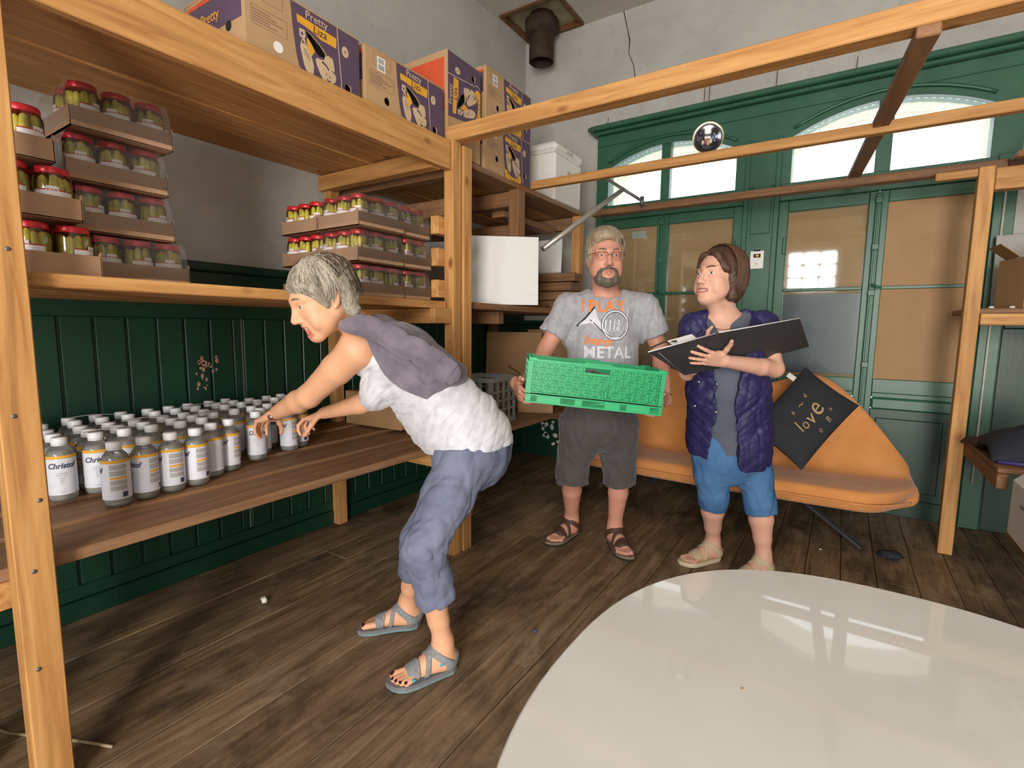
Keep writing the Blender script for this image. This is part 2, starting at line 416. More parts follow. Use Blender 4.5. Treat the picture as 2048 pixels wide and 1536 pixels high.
oa = MB(); arch_slab(oa, 1, JX0 - .2, -0.57, 3.0, YW + .075, YW + .42); arch_slab(oa, 2, -0.57, JX1 + .3, 3.0, YW + .075, YW + .42)
for a, b in ((JX0 - .2, -1.80), (-.735, -.41), (.68, JX1 + .3)): oa.box(a, b, YW + .075, YW + .42, -.1, 2.3)
oa.build('outer_wall', M_brick, wall_back)
for n in (1, 2):
    xc, h, zc, k = ARCH[n]; N = 15
    for i in range(N):
        for r, (ya, yb) in enumerate(((YW + .08, YW + .245), (YW + .255, YW + .41))):
            xm = xc - h + 2 * h * (i + .5 + .25 * r) / N
            if xm > xc + h - .03: continue
            sl = math.atan(-2 * k * (xm - xc) / h ** 2)
            b = MB().box(-h / N * .9, h / N * .9, ya, yb, -0.0025 - .002 * rnd.random(), 0.03, .003).build('brick', M_brick, wall_back)
            b.location = (xm, 0, arch_z(n, xm)); b.rotation_euler = (0, -sl, 0)

# the green joinery: casing, frieze, cornice
trim_1 = empty('trim_1', (-0.55, YW, 0)); tag(trim_1, kind='structure')
def T(name, x0, x1, y0, y1, z0, z1, m=None, c=.004): 
    o = MB().box(x0, x1, y0, y1, z0, z1, c).build(name, m or M_green, trim_1); o.location = (0.55, -YW, 0); return o
fz = MB(); arch_slab(fz, 1, JX0, -0.57, 2.80, YW - .045, YW + .0745); arch_slab(fz, 2, -0.57, JX1, 2.80, YW - .045, YW + .0745)
o = fz.build('frieze', M_green, trim_1); o.location = (0.55, -YW, 0)
for n in (1, 2):   # moulded edge above each arch
    xc, h, zc, k = ARCH[n]
    m = MB(); m.tube([(x, YW - .05, arch_z(n, x) + .055) for x in [xc + h * 1.0 * (i / 12 - 1) for i in range(25)]], .012, 8)
    o = m.build('arch_moulding', M_green, trim_1); o.location = (0.55, -YW, 0)
T('frieze_board', JX0, JX1, YW - .055, YW + .06, 2.78, 2.865); T('cornice', JX0 - .03, JX1 + .2, YW - .10, YW, 2.865, 2.892, c=.006)
T('cornice', JX0 - .06, JX1 + .25, YW - .14, YW, 2.892, 2.925, c=.008); T('cornice', JX0 - .045, JX1 + .2, YW - .115, YW, 2.925, 2.94, c=.004)
for (a, b) in ((JX0, -1.80), (0.70, JX1)): T('casing', a, b, YW - .05, YW + .06, 0, 2.30)
T('pilaster', -0.69, -0.45, YW - .03, YW + .06, 0, 2.30)
for (a, b) in ((-.69, -.655), (-.485, -.45)): T('pilaster_bead', a, b, YW - .055, YW - .02, 0.1, 2.62)
T('pilaster_panel', -.635, -.505, YW - .042, YW - .03, 1.95, 2.6)
nails = [(-1.80, .05), (-1.786, .09), (-1.01, .16), (-.975, .17), (-.52, .20), (-.05, .12)]
for x, L in nails:
    o = MB().tube([(x, YW - .06, 2.935), (x + .004, YW - .058, 2.935 + L * .8)], .0022, 6).build('nail', M_rust, trim_1); o.location = (0.55, -YW, 0)
# transom
for n, (a, b) in ((1, (-1.80, -.69)), (2, (-.45, .70))):
    T('transom', a, b, YW - .05, YW + .06, 2.165, 2.285); T('transom_bead', a, b, YW - .066, YW - .05, 2.20, 2.225)

def leaf_pair(nm, xa, xb, xc0, xc1, xd, xe, cards, dark=False):
    """two glazed leaves: outer stile xa-xb, panes, meeting stiles xc0-xc1, panes, outer stile xd-xe"""
    D = empty(nm, (0, YW, 0)); tag(D, kind='structure')
    def P(name, x0, x1, y0, y1, z0, z1, m=M_green, c=.004):
        o = MB().box(x0, x1, y0, y1, z0, z1, c).build(name, m, D); o.location = (0, -YW, 0); return o
    P('stile', xa, xb, YW - .035, YW + .02, 0.0, 2.165); P('stile', xd, xe, YW - .035, YW + .02, 0.0, 2.165)
    mid = (xc0 + xc1) / 2
    P('stile', xc0, mid - .002, YW - .035, YW + .02, 0.0, 2.165); P('stile', mid + .002, xc1, YW - .035, YW + .02, 0.0, 2.165)
    P('cover_bead', mid - .02, mid + .02, YW - .055, YW - .033, 0.1, 2.15, c=.008); 
    P('bolt_rod', mid - .006, mid + .006, YW - .068, YW - .054, .75, 2.12, c=.003)
    for z in (1.02, 1.50, 1.80, 2.10): P('bolt_guide', mid - .02, mid + .02, YW - .074, YW - .05, z - .02, z + .02, c=.004)
    o = MB().tube([(mid, YW - .07, 1.55), (mid, YW - .11, 1.55), (mid + .05, YW - .115, 1.53)], .008, 8).build('handle', M_green, D); o.location = (0, -YW, 0)
    # fanlight mullion
    P('fan_mullion', xc0 + .01, xc1 - .01, YW - .03, YW + .05, 2.285, 2.74)
    for (a, b) in ((xb, xc0), (xc1, xd)):
        P('rail', a, b, YW - .03, YW + .02, 2.09, 2.165); P('glazing_bar', a, b, YW - .026, YW + .012, 1.524, 1.546)
        P('rail', a, b, YW - .03, YW + .02, 0.83, 0.925); P('rail', a, b, YW - .05, YW + .02, 0.72, 0.80, c=.012)
        P('rail', a, b, YW - .04, YW + .02, 0.80, 0.832); P('lower_panel', a, b, YW - .012, YW + .015, 0.10, 0.72, M_dgreen)
        P('kick_board', a, b, YW - .03, YW + .02, 0.0, 0.12, M_dgreen)
        P('panel_bead', a + .035, b - .035, YW - .02, YW - .008, 0.17, 0.66, M_dgreen, .006)
        for (z0, z1) in ((.925, 1.524), (1.546, 2.09)): P('pane', a, b, YW - .006, YW - .003, z0, z1, M_pane, 0)
    for x in (xb - .012, xd + .012):
        for z in (.9, 1.85): P('hinge', x - .012, x + .012, YW - .048, YW - .03, z - .06, z + .06, c=.006)
    # fanlight glass, arched
    n = 1 if nm == 'door_1' else 2
    for (a, b) in ((ARCH[n][0] - ARCH[n][1], xc0), (xc1, ARCH[n][0] + ARCH[n][1])):
        N = 12; poly = [(a, 2.285), (b, 2.285)] + [(b + (a - b) * i / N, arch_z(n, b + (a - b) * i / N)) for i in range(N + 1)]
        o = MB().prism(poly, 0, .003, Matrix(((1, 0, 0, 0), (0, 0, -1, YW + .012), (0, 1, 0, 0), (0, 0, 0, 1)))).build('fanlight_pane', M_pane, D); o.location = (0, -YW, 0)
    for (x0, x1, z0, z1, dy, m) in cards:
        P('card_sheet', x0, x1, YW + dy, YW + dy + .004, z0, z1, m, .001)
    return D
M_dkcard = plain('dark_slate_board', rgb(58, 64, 76), 0.35, var=0.06, scale=5)
M_cardA = mat_card('window_cardboard', rgb(176, 142, 106), 0.08)
leaf_pair('door_1', -1.80, -1.77, -1.335, -1.245, -.755, -.69,
          [(-1.78, -1.33, .92, 1.55, .004, M_cardA), (-1.78, -1.33, 1.50, 2.10, .010, M_cardA), (-1.25, -.75, .92, 1.53, .004, M_cardA), (-1.25, -.75, 1.50, 2.095, .010, M_cardA),
           (-1.56, -1.44, 2.0, 2.06, .002, M_plaster)])
leaf_pair('door_2', -.45, -.39, .085, .19, .62, .70,
          [(-.39, .085, .94, 1.505, .002, M_dkcard), (-.39, .085, 1.515, 2.095, .010, M_cardA), (-.39, .085, .92, 1.52, .012, M_cardA),
           (.19, .62, 1.505, 2.095, -.014, M_cardA), (.19, .62, .92, 1.53, -.010, M_cardA)])

# right and front walls, ceiling
wr = MB().box(XR, XR + .2, YF - .2, YW + .3, -.1, ZC + .2).build('wall_right', M_plaster); tag(wr, kind='structure')
wf = MB(); DX0, DX1, DZ0, DZ1 = .25, 1.55, 0.0, 2.65
wf.box(XW - .2, -.98, YF - .2, YF, -.1, ZC + .2); wf.box(-.98, -.18, YF - .2, YF, -.1, 1.96); wf.box(-.98, -.18, YF - .2, YF, 2.70, ZC + .2); wf.box(-.18, DX0, YF - .2, YF, -.1, ZC + .2); wf.box(DX1, XR + .2, YF - .2, YF, -.1, ZC + .2)
wf.box(DX0, DX1, YF - .2, YF, DZ1, ZC + .2); wf.box(DX0, DX1, YF - .2, YF, -.1, 0)
wf = wf.build('wall_front', M_plaster); tag(wf, kind='structure')
w1 = empty('window_1', (0.2, YF, 0)); tag(w1, kind='structure')
for x in (-.98, -.72, -.45, -.18):
    o = MB().box(x - .018, x + .018, YF - .12, YF - .06, 1.96, 2.70, .005).build('glazing_bar', M_green, w1); o.location = (-.2, -YF, 0)
for z in (1.96, 2.22, 2.45, 2.70):
    o = MB().box(-.98, -.18, YF - .12, YF - .06, z - .018, z + .018, .005).build('glazing_bar', M_green, w1); o.location = (-.2, -YF, 0)
HX0, HX1, HY0, HY1 = -2.60, -2.06, 3.76, 4.20
cl = MB(); cl.box(XW - .2, XR + .2, YF - .2, HY0, ZC, ZC + .15); cl.box(XW - .2, HX0, HY0, YW + .2, ZC, ZC + .15)
cl.box(HX1, XR + .2, HY0, YW + .2, ZC, ZC + .15); cl.box(HX0, HX1, HY1, YW + .2, ZC, ZC + .15)
ceiling = cl.build('ceiling', M_ceil); tag(ceiling, kind='structure')
M_patch = plain('stained_patch', rgb(150, 140, 112), 0.85, var=0.3, scale=6, bump=0.3)
MB().box(HX0, HX1, HY0, HY1, ZC + .035, ZC + .06).build('flue_panel', M_patch, ceiling)
for (a, b, c, d) in ((HX0 - .01, HX1 + .01, HY0 - .025, HY0 + .015), (HX0 - .01, HX1 + .01, HY1 - .015, HY1 + .02), (HX0 - .012, HX0 + .02, HY0, HY1), (HX1 - .02, HX1 + .02, HY0, HY1)):
    MB().box(a, b, c, d, ZC - .012, ZC + .05, .006).build('flue_panel_edge', M_rustwood, ceiling)
fp = empty('flue_pipe', (-2.33, 3.98, 3.50)); tag(fp, 'dark rusty flue pipe stub hanging from the ceiling corner', 'pipe')
MB().lathe([(.10, 0), (.105, .005), (.105, .40), (.094, .40), (.092, .01), (.092, .0)], 28, cap=False).build('pipe', M_rust, fp)
MB().lathe([(.106, .22), (.14, .25), (.145, .32), (.115, .34), (.106, .34)], 28, cap=False).build('collar', M_rust, fp)
MB().lathe([(.001, .06), (.091, .06)], 20, cap=False).build('dark_plug', M_dark, fp)  # near-black disc closing the pipe just above its open end
# ================================================================ TIMBER SHELVING
SH = empty('wooden_shelf_unit', (-2.2, 1.9, 0)); tag(SH, 'large rough pine shelf unit built along the plaster left wall, three tiers', 'shelf')
def S(name, x0, x1, y0, y1, z0, z1, m, c=.003, tilt=0.0, par=None):
    o = MB().box(x0, x1, y0, y1, z0, z1, c).build(name, m, par or SH)
    o.location = -(par or SH).location; return o
# posts
S('post', -1.735, -1.672, .325, .402, 0, 3.1, M_wz)
S('post', -1.752, -1.69, 2.034, 2.098, 0, 2.171, M_wz); S('post', -1.752, -1.685, 2.112, 2.182, 0, 2.165, M_wz)
S('post', -2.62, -2.56, 1.965, 2.03, 0, 2.11, M_wz); S('post', -2.615, -2.55, .25, .32, 0, 2.11, M_wz)
S('post', -1.81, -1.74, 2.715, 2.80, 1.38, 2.11, M_oz); S('post', -1.81, -1.74, 3.60, 3.67, 1.38, 2.10, M_wz)
S('post', -2.62, -2.55, 3.62, 3.69, 0, 2.10, M_oz); S('post', -1.97, -1.90, .20, .27, 0, .60, M_wz)
S('post', -1.81, -1.745, 3.60, 3.665, 0, 1.335, M_oz)
for zz, ya in ((.36, .35), (.62, .36), (1.02, .352), (1.42, .37), (.80, .383)):
    o = MB().lathe([(.0055, -.004), (.0055, .0015), (.003, .0025)], 12, Matrix.Translation((-1.672, ya, zz)) @ Matrix.Rotation(math.radians(90), 4, 'Y')).build('nail', M_dsteel, SH); o.location = -SH.location
# top deck, first bay, with the deep fascia
S('fascia', -1.735, -1.700, .12, 2.028, 2.025, 2.165, M_wy)
for i in range(4):
    a = -1.745 - .22 * i; S('deck_board', a - .214, a, .10 + .03 * (i % 2), 2.035, 2.108 + .004 * (i % 2), 2.138, M_wy)
for i in range(4):
    a = -1.735 - .222 * i; S('deck_board', a - .216, a, 2.20, 3.74 + .02 * (i % 2), 2.095 + .003 * (i % 3), 2.126, M_oy if i == 0 else M_wy)
for y0, m in ((1.965, M_wx), (2.125, M_ox)): S('cross_beam', -2.62, -1.80 if y0 > 2 else -1.738, y0 - .035, y0 + .03, 2.022, 2.104, m)
S('cross_beam', -2.62, -1.815, 2.725, 2.79, 2.0, 2.09, M_ox); S('cross_beam', -2.62, -1.815, 3.60, 3.66, 2.0, 2.09, M_ox)
S('cross_beam', -2.62, -1.738, .25, .32, 2.022, 2.104, M_wx)
# short cleats on the middle post and the brace on the near back
for z in (1.76, 1.60, 1.44): S('cleat', -1.805, -1.754, 1.99, 2.25, z - .045, z + .045, M_wy)
S('rail', -2.60, -1.82, 2.21, 2.26, 1.86, 1.95, M_ox); S('rail', -2.55, -1.78, 2.82, 2.87, 1.82, 1.91, M_ox)
S('brace', -2.0, -1.9, 2.8, 3.5, 1.96, 2.0, M_ox)
# middle tier
for i in range(4):
    a = -1.73 - .221 * i; S('shelf_board', a - .216, a, .13, 2.025 if i == 0 else 2.19, 1.338, 1.375, M_wy)
    S('shelf_board', a - .216, a, 2.20, 3.74, 1.345, 1.382, M_oy)
S('cross_beam', -2.62, -1.738, 1.93, 1.995, 1.262, 1.336, M_wx); S('cross_beam', -2.62, -1.815, 2.62, 2.68, 1.265, 1.343, M_ox)
S('shelf_edge_rail', -1.733, -1.70, 1.90, 2.028, 1.262, 1.338, M_wy)
# lower tier: four boards with gaps, climbing a little towards the wall
SLAT = {(-1.945, -1.73): .626, (-2.172, -1.956): .636, (-2.402, -2.183): .646, (-2.62, -2.413): .656}
LOWZ = lambda x, r=.036: max([z for (a, b), z in SLAT.items() if a - r < x < b + r] or [.626])
for (a, b) in SLAT:
    o = MB().box(-(b - a) / 2, (b - a) / 2, -.93, 1.31, -.034, 0, .004).build('shelf_slat', M_slat, SH)
    o.location = Vector(((a + b) / 2, 1.10, SLAT[(a, b)])) - SH.location
for y0 in (.3, 1.93): S('cross_beam', -2.62, -1.74, y0, y0 + .06, .515, .591, M_wx)
for i in range(3):
    a = -1.75 - .29 * i; S('shelf_slat', a - .27, a, 2.425, 3.72, .578, .61, M_slat)
S('cross_beam', -2.62, -1.815, 3.60, 3.66, .50, .576, M_ox)

# ---- overhead beams and the right-hand unit
def timber(name, a, b, w, h, m, label, cat='beam', up=(0, 0, 1)):
    A, B = Vector(a), Vector(b); c = (A + B) / 2
    o = MB().beam(A - c, B - c, w, h, .004, up).build(name, m, loc=c); tag(o, label, cat); return o
timber('timber_beam', (-1.752, 2.088, 2.209), (2.099, 2.088, 2.209), .078, .074, M_wx, 'thick pine beam resting on the middle shelf post, spanning the room overhead')
timber('timber_beam', (-1.74, 2.885, 2.149), (2.099, 2.885, 2.149), .045, .048, M_wx, 'slim pine beam carrying the decorative plate')
timber('timber_beam', (-1.70, 3.745, 2.128), (.66, 3.745, 2.128), .075, .046, M_ox, 'weathered beam running past the fanlights to the slim post')
timber('timber_plank', (.152, 2.04, 2.150), (-.035, 4.08, 2.194), .062, .036, M_oy, 'loose narrow plank lying across the overhead beams', 'plank')
SR = empty('wooden_shelf_unit', (.58, 3.6, 0)); tag(SR, 'pine shelf frame with slim post beside the orange sofa', 'shelf')
R_ = lambda *a, **k: S(*a, par=SR, **k)
R_('post', .535, .60, 3.62, 3.69, 0, 2.103, M_wz)
R_('rail', .602, 1.9, 3.60, 3.65, 1.285, 1.345, M_wx); R_('shelf_board', .56, 1.9, 3.66, 4.15, 1.345, 1.375, M_ox)
R_('rail', .602, 1.9, 3.62, 3.69, 1.98, 2.09, M_wx); R_('deck_board', .66, 1.9, 3.55, 4.1, 2.115, 2.145, M_ox)
R_('rail', .602, .64, 2.93, 3.69, .575, .64, M_oy); R_('shelf_board', .605, 1.6, 2.95, 3.62, .641, .663, M_ox); R_('shelf_board', .65, 1.6, 2.36, 2.93, .375, .40, M_ox)
R_('post', 1.83, 1.90, 3.62, 3.69, 0, 2.0, M_wz); R_('post', 1.5, 1.57, 2.35, 2.42, 0, .64, M_wz); R_('post', 1.1, 1.16, 2.955, 3.01, 0, .64, M_wz)
R_('bracket', .36, .535, 3.635, 3.675, 2.06, 2.10, M_wx)
# ================================================================ GOODS ON THE SHELVES
M_lid = plain('red_lid', rgb(206, 44, 52), 0.3, 0.2, var=0.08)
M_pickle = plain('gherkin', rgb(206, 190, 84), 0.45, var=0.3, scale=40, bump=0.5)
M_brine = mat_clear('brine', (0.90, 0.88, 0.62, 1), rough=0.2)
M_label = plain('white_label', rgb(236, 232, 232), 0.6, var=0.04)
M_redprint = plain('red_label_print', rgb(190, 50, 58), 0.6)

def cyl_patch(mb, r, z0, z1, a0, a1, n=8):
    vs = []; fs = []
    for i in range(n + 1):
        a = a0 + (a1 - a0) * i / n
        vs += [(r * math.cos(a), r * math.sin(a), z0), (r * math.cos(a), r * math.sin(a), z1)]
    fs = [(2 * i, 2 * i + 2, 2 * i + 3, 2 * i + 1) for i in range(n)]
    mb.add(vs, fs, True)

def make_jar():
    j = empty('gherkin_jar'); j['category'] = 'jar'
    MB().lathe([(.012, .001), (.036, .001), (.0415, .006), (.043, .014), (.043, .104), (.041, .112), (.037, .119), (.0365, .128)], 20, cap=False).build('glass', M_jarglass, j)
    p = MB(); rr = random.Random(2)
    for k in range(9):
        a = k * 2 * math.pi / 9; R = .0285; h = rr.uniform(.100, .107); z = .006 + rr.uniform(0, .004)
        Mx = Matrix.Translation((R * math.cos(a), R * math.sin(a), z)) @ Matrix.Rotation(rr.uniform(-.06, .06), 4, 'X')
        p.lathe([(.001, 0), (.0085, .004), (.0112, h * .25), (.0112, h * .75), (.0088, h - .006), (.001, h)], 8, Mx, cap=False)
    for k in range(3):
        a = k * 2.1; p.lathe([(.001, 0), (.011, .02), (.011, .08), (.001, .1)], 7, Matrix.Translation((.012 * math.cos(a), .012 * math.sin(a), .008)), cap=False)
    p.build('gherkins', M_pickle, j)
    MB().lathe([(.0345, .1165), (.0378, .1165), (.0385, .119), (.0385, .131), (.037, .1345), (.030, .1355), (.001, .135)], 20).build('lid', M_lid, j)
    lb = MB(); cyl_patch(lb, .0434, .036, .070, -1.1, 1.1, 12); lb.mi = 1; cyl_patch(lb, .0436, .0705, .0735, -1.1, 1.1, 12)
    cyl_patch(lb, .0436, .044, .052, -.45, .0, 4)
    lb.mi = 0; cyl_patch(lb, .0435, .07, .082, -.32, .32, 5)
    lb.build('label', [M_label, M_redprint], j)
    return j
JAR = make_jar(); JAR_USED = [False]
def put_jar(x, y, z, rz, label, group):
    if not JAR_USED[0]: JAR_USED[0] = True; j = JAR
    else: j = copy_tree(JAR)
    j.location = (x, y, z); j.rotation_euler = (0, 0, rz); tag(j, label, 'jar', group); return j

JS = .0895
def tray(x, y, z, nx, ny, label, group, film=False):
    """low cardboard tray; x,y is its front corner (front = +x side, near = low y)"""
    W, D = nx * JS + .008, ny * JS + .008
    t = empty('jar_tray', (x, y, z)); tag(t, label, 'tray', group)
    mb = MB(); h = .062; th = .003
    mb.box(-W, 0, 0, D, 0.001, .005)
    mb.box(-th, 0, 0, D, .001, h, .001); mb.box(-W, -W + th, 0, D, .001, h, .001)
    for yy in (0, D - th):   # ends slope up at the corners
        mb.prism([(-W, .001), (0, .001), (0, h + .012), (-.03, h), (-W + .03, h), (-W, h + .012)], 0, th,
                 Matrix(((1, 0, 0, 0), (0, 0, -1, yy + th), (0, 1, 0, 0), (0, 0, 0, 1))))
    mb.build('tray_walls', M_traycard, t)
    if film:
        f = MB(); e = .0015; zz = .142
        f.add([(e, -e, .02), (e, D + e, .02), (e, D + e - .01, .112), (-.012, D - .012, zz), (-.012, .012, zz), (e, .01 - e, .112)], [(0, 1, 2, 5), (5, 2, 3, 4)], True)
        f.add([(e, -e, .02), (-W - e, -e, .02), (-W + .01, -e, .112), (-W + .012, .012, zz), (-.012, .012, zz), (-.004, -e, .112)], [(1, 0, 5, 2), (2, 5, 4, 3)], True)
        f.build('shrink_film', M_film, t)
    return t
ORD = ['bottom', 'second', 'third', 'topmost']
def jar_stack(x, y, z, nx, ny, tiers, name, shifts, vis, film, pitch=.152):
    for k in range(tiers):
        dx, dy = shifts[k]; zz = z + k * pitch
        tray(x + dx, y + dy, zz, nx, ny, 'cardboard tray of gherkin jars, %s in %s' % (ORD[k], name), 'cardboard jar trays', film)
        for i in range(nx):
            for j in range(ny):
                if not vis(i, j): continue
                put_jar(x + dx - .004 - JS * (i + .5), y + dy + .004 + JS * (j + .5), zz + .006, rnd.uniform(-.9, .9) + (0 if i == 0 else -1.2),
                        'red-lidded gherkin jar, %s row in the %s tray of %s' % (('front', 'middle', 'rear')[i], ORD[k], name), 'gherkin jars, ' + name)
ZM = 1.376
jar_stack(-1.82, .335, ZM, 3, 3, 3, 'the near-post stack', [(0, -.01), (0, -.045), (-.02, -.09)], lambda i, j: i < 2 or j == 2, False)
jar_stack(-1.97, .60, ZM, 3, 3, 4, 'the four-tray stack', [(.02, .02), (0, -.01), (0, -.022), (.015, -.006)], lambda i, j: i < 2 or j == 2, True, .150)
jar_stack(-1.795, 1.514, ZM, 3, 3, 3, 'the wrapped corner stack', [(0, 0), (.0, .0), (.005, .002)], lambda i, j: i < 2 or j < 2, True)
jar_stack(-1.80, 1.797, ZM, 3, 2, 3, 'the stack against the middle post', [(0, 0), (.004, .0), (-.004, .0)], lambda i, j: i < 2, True)
jar_stack(-2.077, 1.514, ZM, 3, 3, 3, 'the wrapped wall-side stack', [(0, 0), (.0, .0), (.0, .002)], lambda i, j: j < 2, False)

# ---------------------------------------------------------------- bottles
M_cap = plain('bottle_cap', rgb(226, 226, 230), 0.4, var=0.03)
M_labelw = plain('bottle_label_paper', rgb(214, 216, 226), 0.55, var=0.03)
M_greyprint = plain('grey_table_print', rgb(168, 166, 166), 0.6, var=0.05)
M_inkblue = plain('blue_black_ink', rgb(58, 64, 92), 0.6)
def bend_text(body, size, ang, z, r, shear, mb, depth=.0002, sx=1.0, bold=0.0):
    t = text_mb(body, size, Matrix.Identity(4), depth, 'CENTER', shear, sx=sx, bold=bold)
    vs = []
    for (x, y, d) in t.v:
        a = ang + x / r; vs.append(((r + d) * math.cos(a), (r + d) * math.sin(a), z + y))
    mb.add(vs, t.f, False)
def make_bottle():
    b = empty('drink_bottle'); b['category'] = 'bottle'
    prof = [(.004, .004), (.026, .002), (.034, .005), (.0388, .014), (.040, .026), (.0400, .150), (.0385, .162), (.033, .175), (.026, .185), (.0205, .191), (.0200, .199)]
    MB().lathe(prof, 24, cap=False).build('bottle_body', M_botglass, b)
    MB().lathe([(.001, .005), (.033, .007), (.0375, .016), (.0385, .03), (.0385, .150), (.036, .163), (.031, .172), (.001, .172)], 16, cap=False).build('liquid', M_liquid, b)
    cp = MB(); cp.lathe([(.0215, .197), (.0222, .199), (.0222, .216), (.0205, .219), (.001, .2195)], 24)
    cp.lathe([(.0212, .1925), (.0212, .1958)], 20); cp.build('cap', M_cap, b)
    lb = MB(); pi = math.pi; R = .0404
    cyl_patch(lb, R, .030, .152, -pi, pi, 28)
    lb.mi = 1; cyl_patch(lb, R + .0001, .1525, .1620, -pi, pi, 28)
    cyl_patch(lb, R + .0002, .098, .1055, 1.55, 2.75, 8)
    lb.mi = 2
    for (z0, z1) in ((.130, .147), (.110, .127), (.079, .095), (.060, .076)): cyl_patch(lb, R + .0002, z0, z1, 1.55, 2.75, 8)
    lb.mi = 3; cyl_patch(lb, R + .0003, .036, .054, 2.35, 2.75, 4)
    bend_text('Christof', .025, 0, .128, R + .0003, .25, lb, sx=.9, bold=.0008)
    for k, (t_, z) in enumerate((('Limonade', .103), ('naturtrüb', .096), ('mild', .086), ('fein', .078), ('0,5 l', .070), ('Bio', .040))):
        lb.mi = 4; bend_text(t_, .0075, 0, z, R + .0003, 0, lb)
    rr = random.Random(8)
    for k in range(13): lb.mi = 4; cyl_patch(lb, R + .0003, .140 - k * .0078, .1415 - k * .0078, -2.5, -1.35 - .3 * rr.random(), 5)
    lb.build('label', [M_labelw, M_yellow, M_greyprint, M_inkblue, M_greyprint], b)
    return b
BOT = make_bottle(); nb = 0
def put_bottle(x, y, rz, label, group, dz=0):
    global nb
    b = BOT if nb == 0 else copy_tree(BOT); nb += 1
    b.location = (x, y, LOWZ(x) + .0008 + dz); b.rotation_euler = (0, 0, rz); tag(b, label, 'bottle', group); return b
DXB, DYB = .0835, .0865
face = lambda x, y: math.atan2(-y, -x)
# front row, one by one; rz is where the logo side of the label points
FR = [(-2.005, .655, -2.0), (-2.012, .742, 1.9 + math.pi), (-2.018, .829, -1.75), (-2.025, .916, 1.6 + math.pi), (-2.085, 1.003, 2.2), (-2.115, 1.088, 2.0 + math.pi)]
LBL = ['white-capped lemonade bottle at the front corner of the pack, turned to its small print', 'white-capped lemonade bottle beside the corner one, grey table and barcode showing',
       'white-capped lemonade bottle in the front row showing a text column', 'white-capped lemonade bottle, fourth along the front edge with two yellow stripes',
       'lemonade bottle set slightly back in the front row', 'lemonade bottle in the front row just before the reaching hand']
for (x, y, r), l in zip(FR, LBL): put_bottle(x, y, face(x, y) + r, l, None)
rb = random.Random(3)
for i in range(0, 8):
    for j in range(-2, 12):
        gx = .010 * (i // 3); gy = .012 * ((j + 3) // 3)
        x = -2.088 - DXB * i - gx - (.012 * max(0, j - 3)); y = .640 + DYB * j + gy + .006 * i
        if x < -2.575 or y > 1.60: continue
        if i == 0 and j in (-1, -2): continue
        if i <= 1 and j < -1: continue
        if j >= 7 and i == 0: continue
        if any(math.hypot(x - a, y - b) < .0835 for a, b in [q[:2] for q in FR] + [(-2.150, 1.225), (-2.185, 1.405), (-2.225, 1.49)]): continue
        put_bottle(x + rb.uniform(-.001, .001), y + rb.uniform(-.001, .001), (face(x, y) if i < 2 and j < 1 else rb.uniform(0, 6.28)),
                   'white-capped lemonade bottle in the %s packed row behind the front row' % ('first', 'second', 'third', 'fourth', 'fifth', 'sixth', 'seventh', 'eighth')[i], 'lemonade bottles packed in rows')
put_bottle(-2.150, 1.225, face(-2.15, 1.2) + .1, 'lemonade bottle with its logo turned out, under the reaching hand', None)
put_bottle(-2.185, 1.405, face(-2.15, 1.36) + 1.9 + math.pi, 'lemonade bottle with a lone yellow stripe standing between both hands', None)
put_bottle(-2.225, 1.49, face(-2.19, 1.46) - 1.9, 'lemonade bottle at the far end of the row, gripped by the far hand', None)
# printed carry strips lying over the packs
for i, (x, y, a) in enumerate(((-2.16, .70, .3), (-2.30, .86, .25), (-2.25, 1.10, .35), (-2.42, 1.12, .3), (-2.35, 1.36, .2), (-2.46, .74, .2))):
    m = MB(); 
    o = grid_mesh(lambda u, v: Vector(((u - .5) * .15, (v - .5) * .024, .006 * math.sin(u * math.pi))), 9, 3).build('carry_strip', M_label)
    o.location = (x, y, LOWZ(x) + .2235); o.rotation_euler = (0, 0, 1.1 + a); tag(o, 'white paper carry strip lying over the bottle caps', 'strip', 'carry strips on the bottle packs')

# carton in a clear bag behind the bending woman
cb = empty('carton', (-2.28, 2.19, .6575), .06); tag(cb, 'brown carton wrapped in clear film on the lower shelf behind the bending woman', 'carton')
MB().box(-.22, .22, -.20, .20, 0, .20, .004).build('carton_body', M_card2, cb)
MB().box(.2205, .2212, -.12, -.06, .05, .075).build('print', M_blackprint, cb); MB().box(.2205, .2212, .0, .14, .04, .09).build('print', M_tanprint, cb)
g = grid_mesh(lambda u, v: Vector((-.235 + .47 * u + .008 * math.sin(9 * v), -.215 + .43 * v + .008 * math.sin(11 * u), .203 + .03 * (math.sin(7 * u + 3 * v) * math.sin(5 * v + 1)) ** 2 + .03 * math.exp(-((u - .6) ** 2 + (v - .2) ** 2) * 40))), 26, 26)
g.build('film_bag', M_film, cb)
hd = MB(); hd.tube([(.10 + .05 * math.cos(a), -.16, .22 + .07 * math.sin(a)) for a in [i * math.pi / 12 for i in range(13)]], .012, 8, flat=.3); hd.build('bag_handle', M_film, cb)

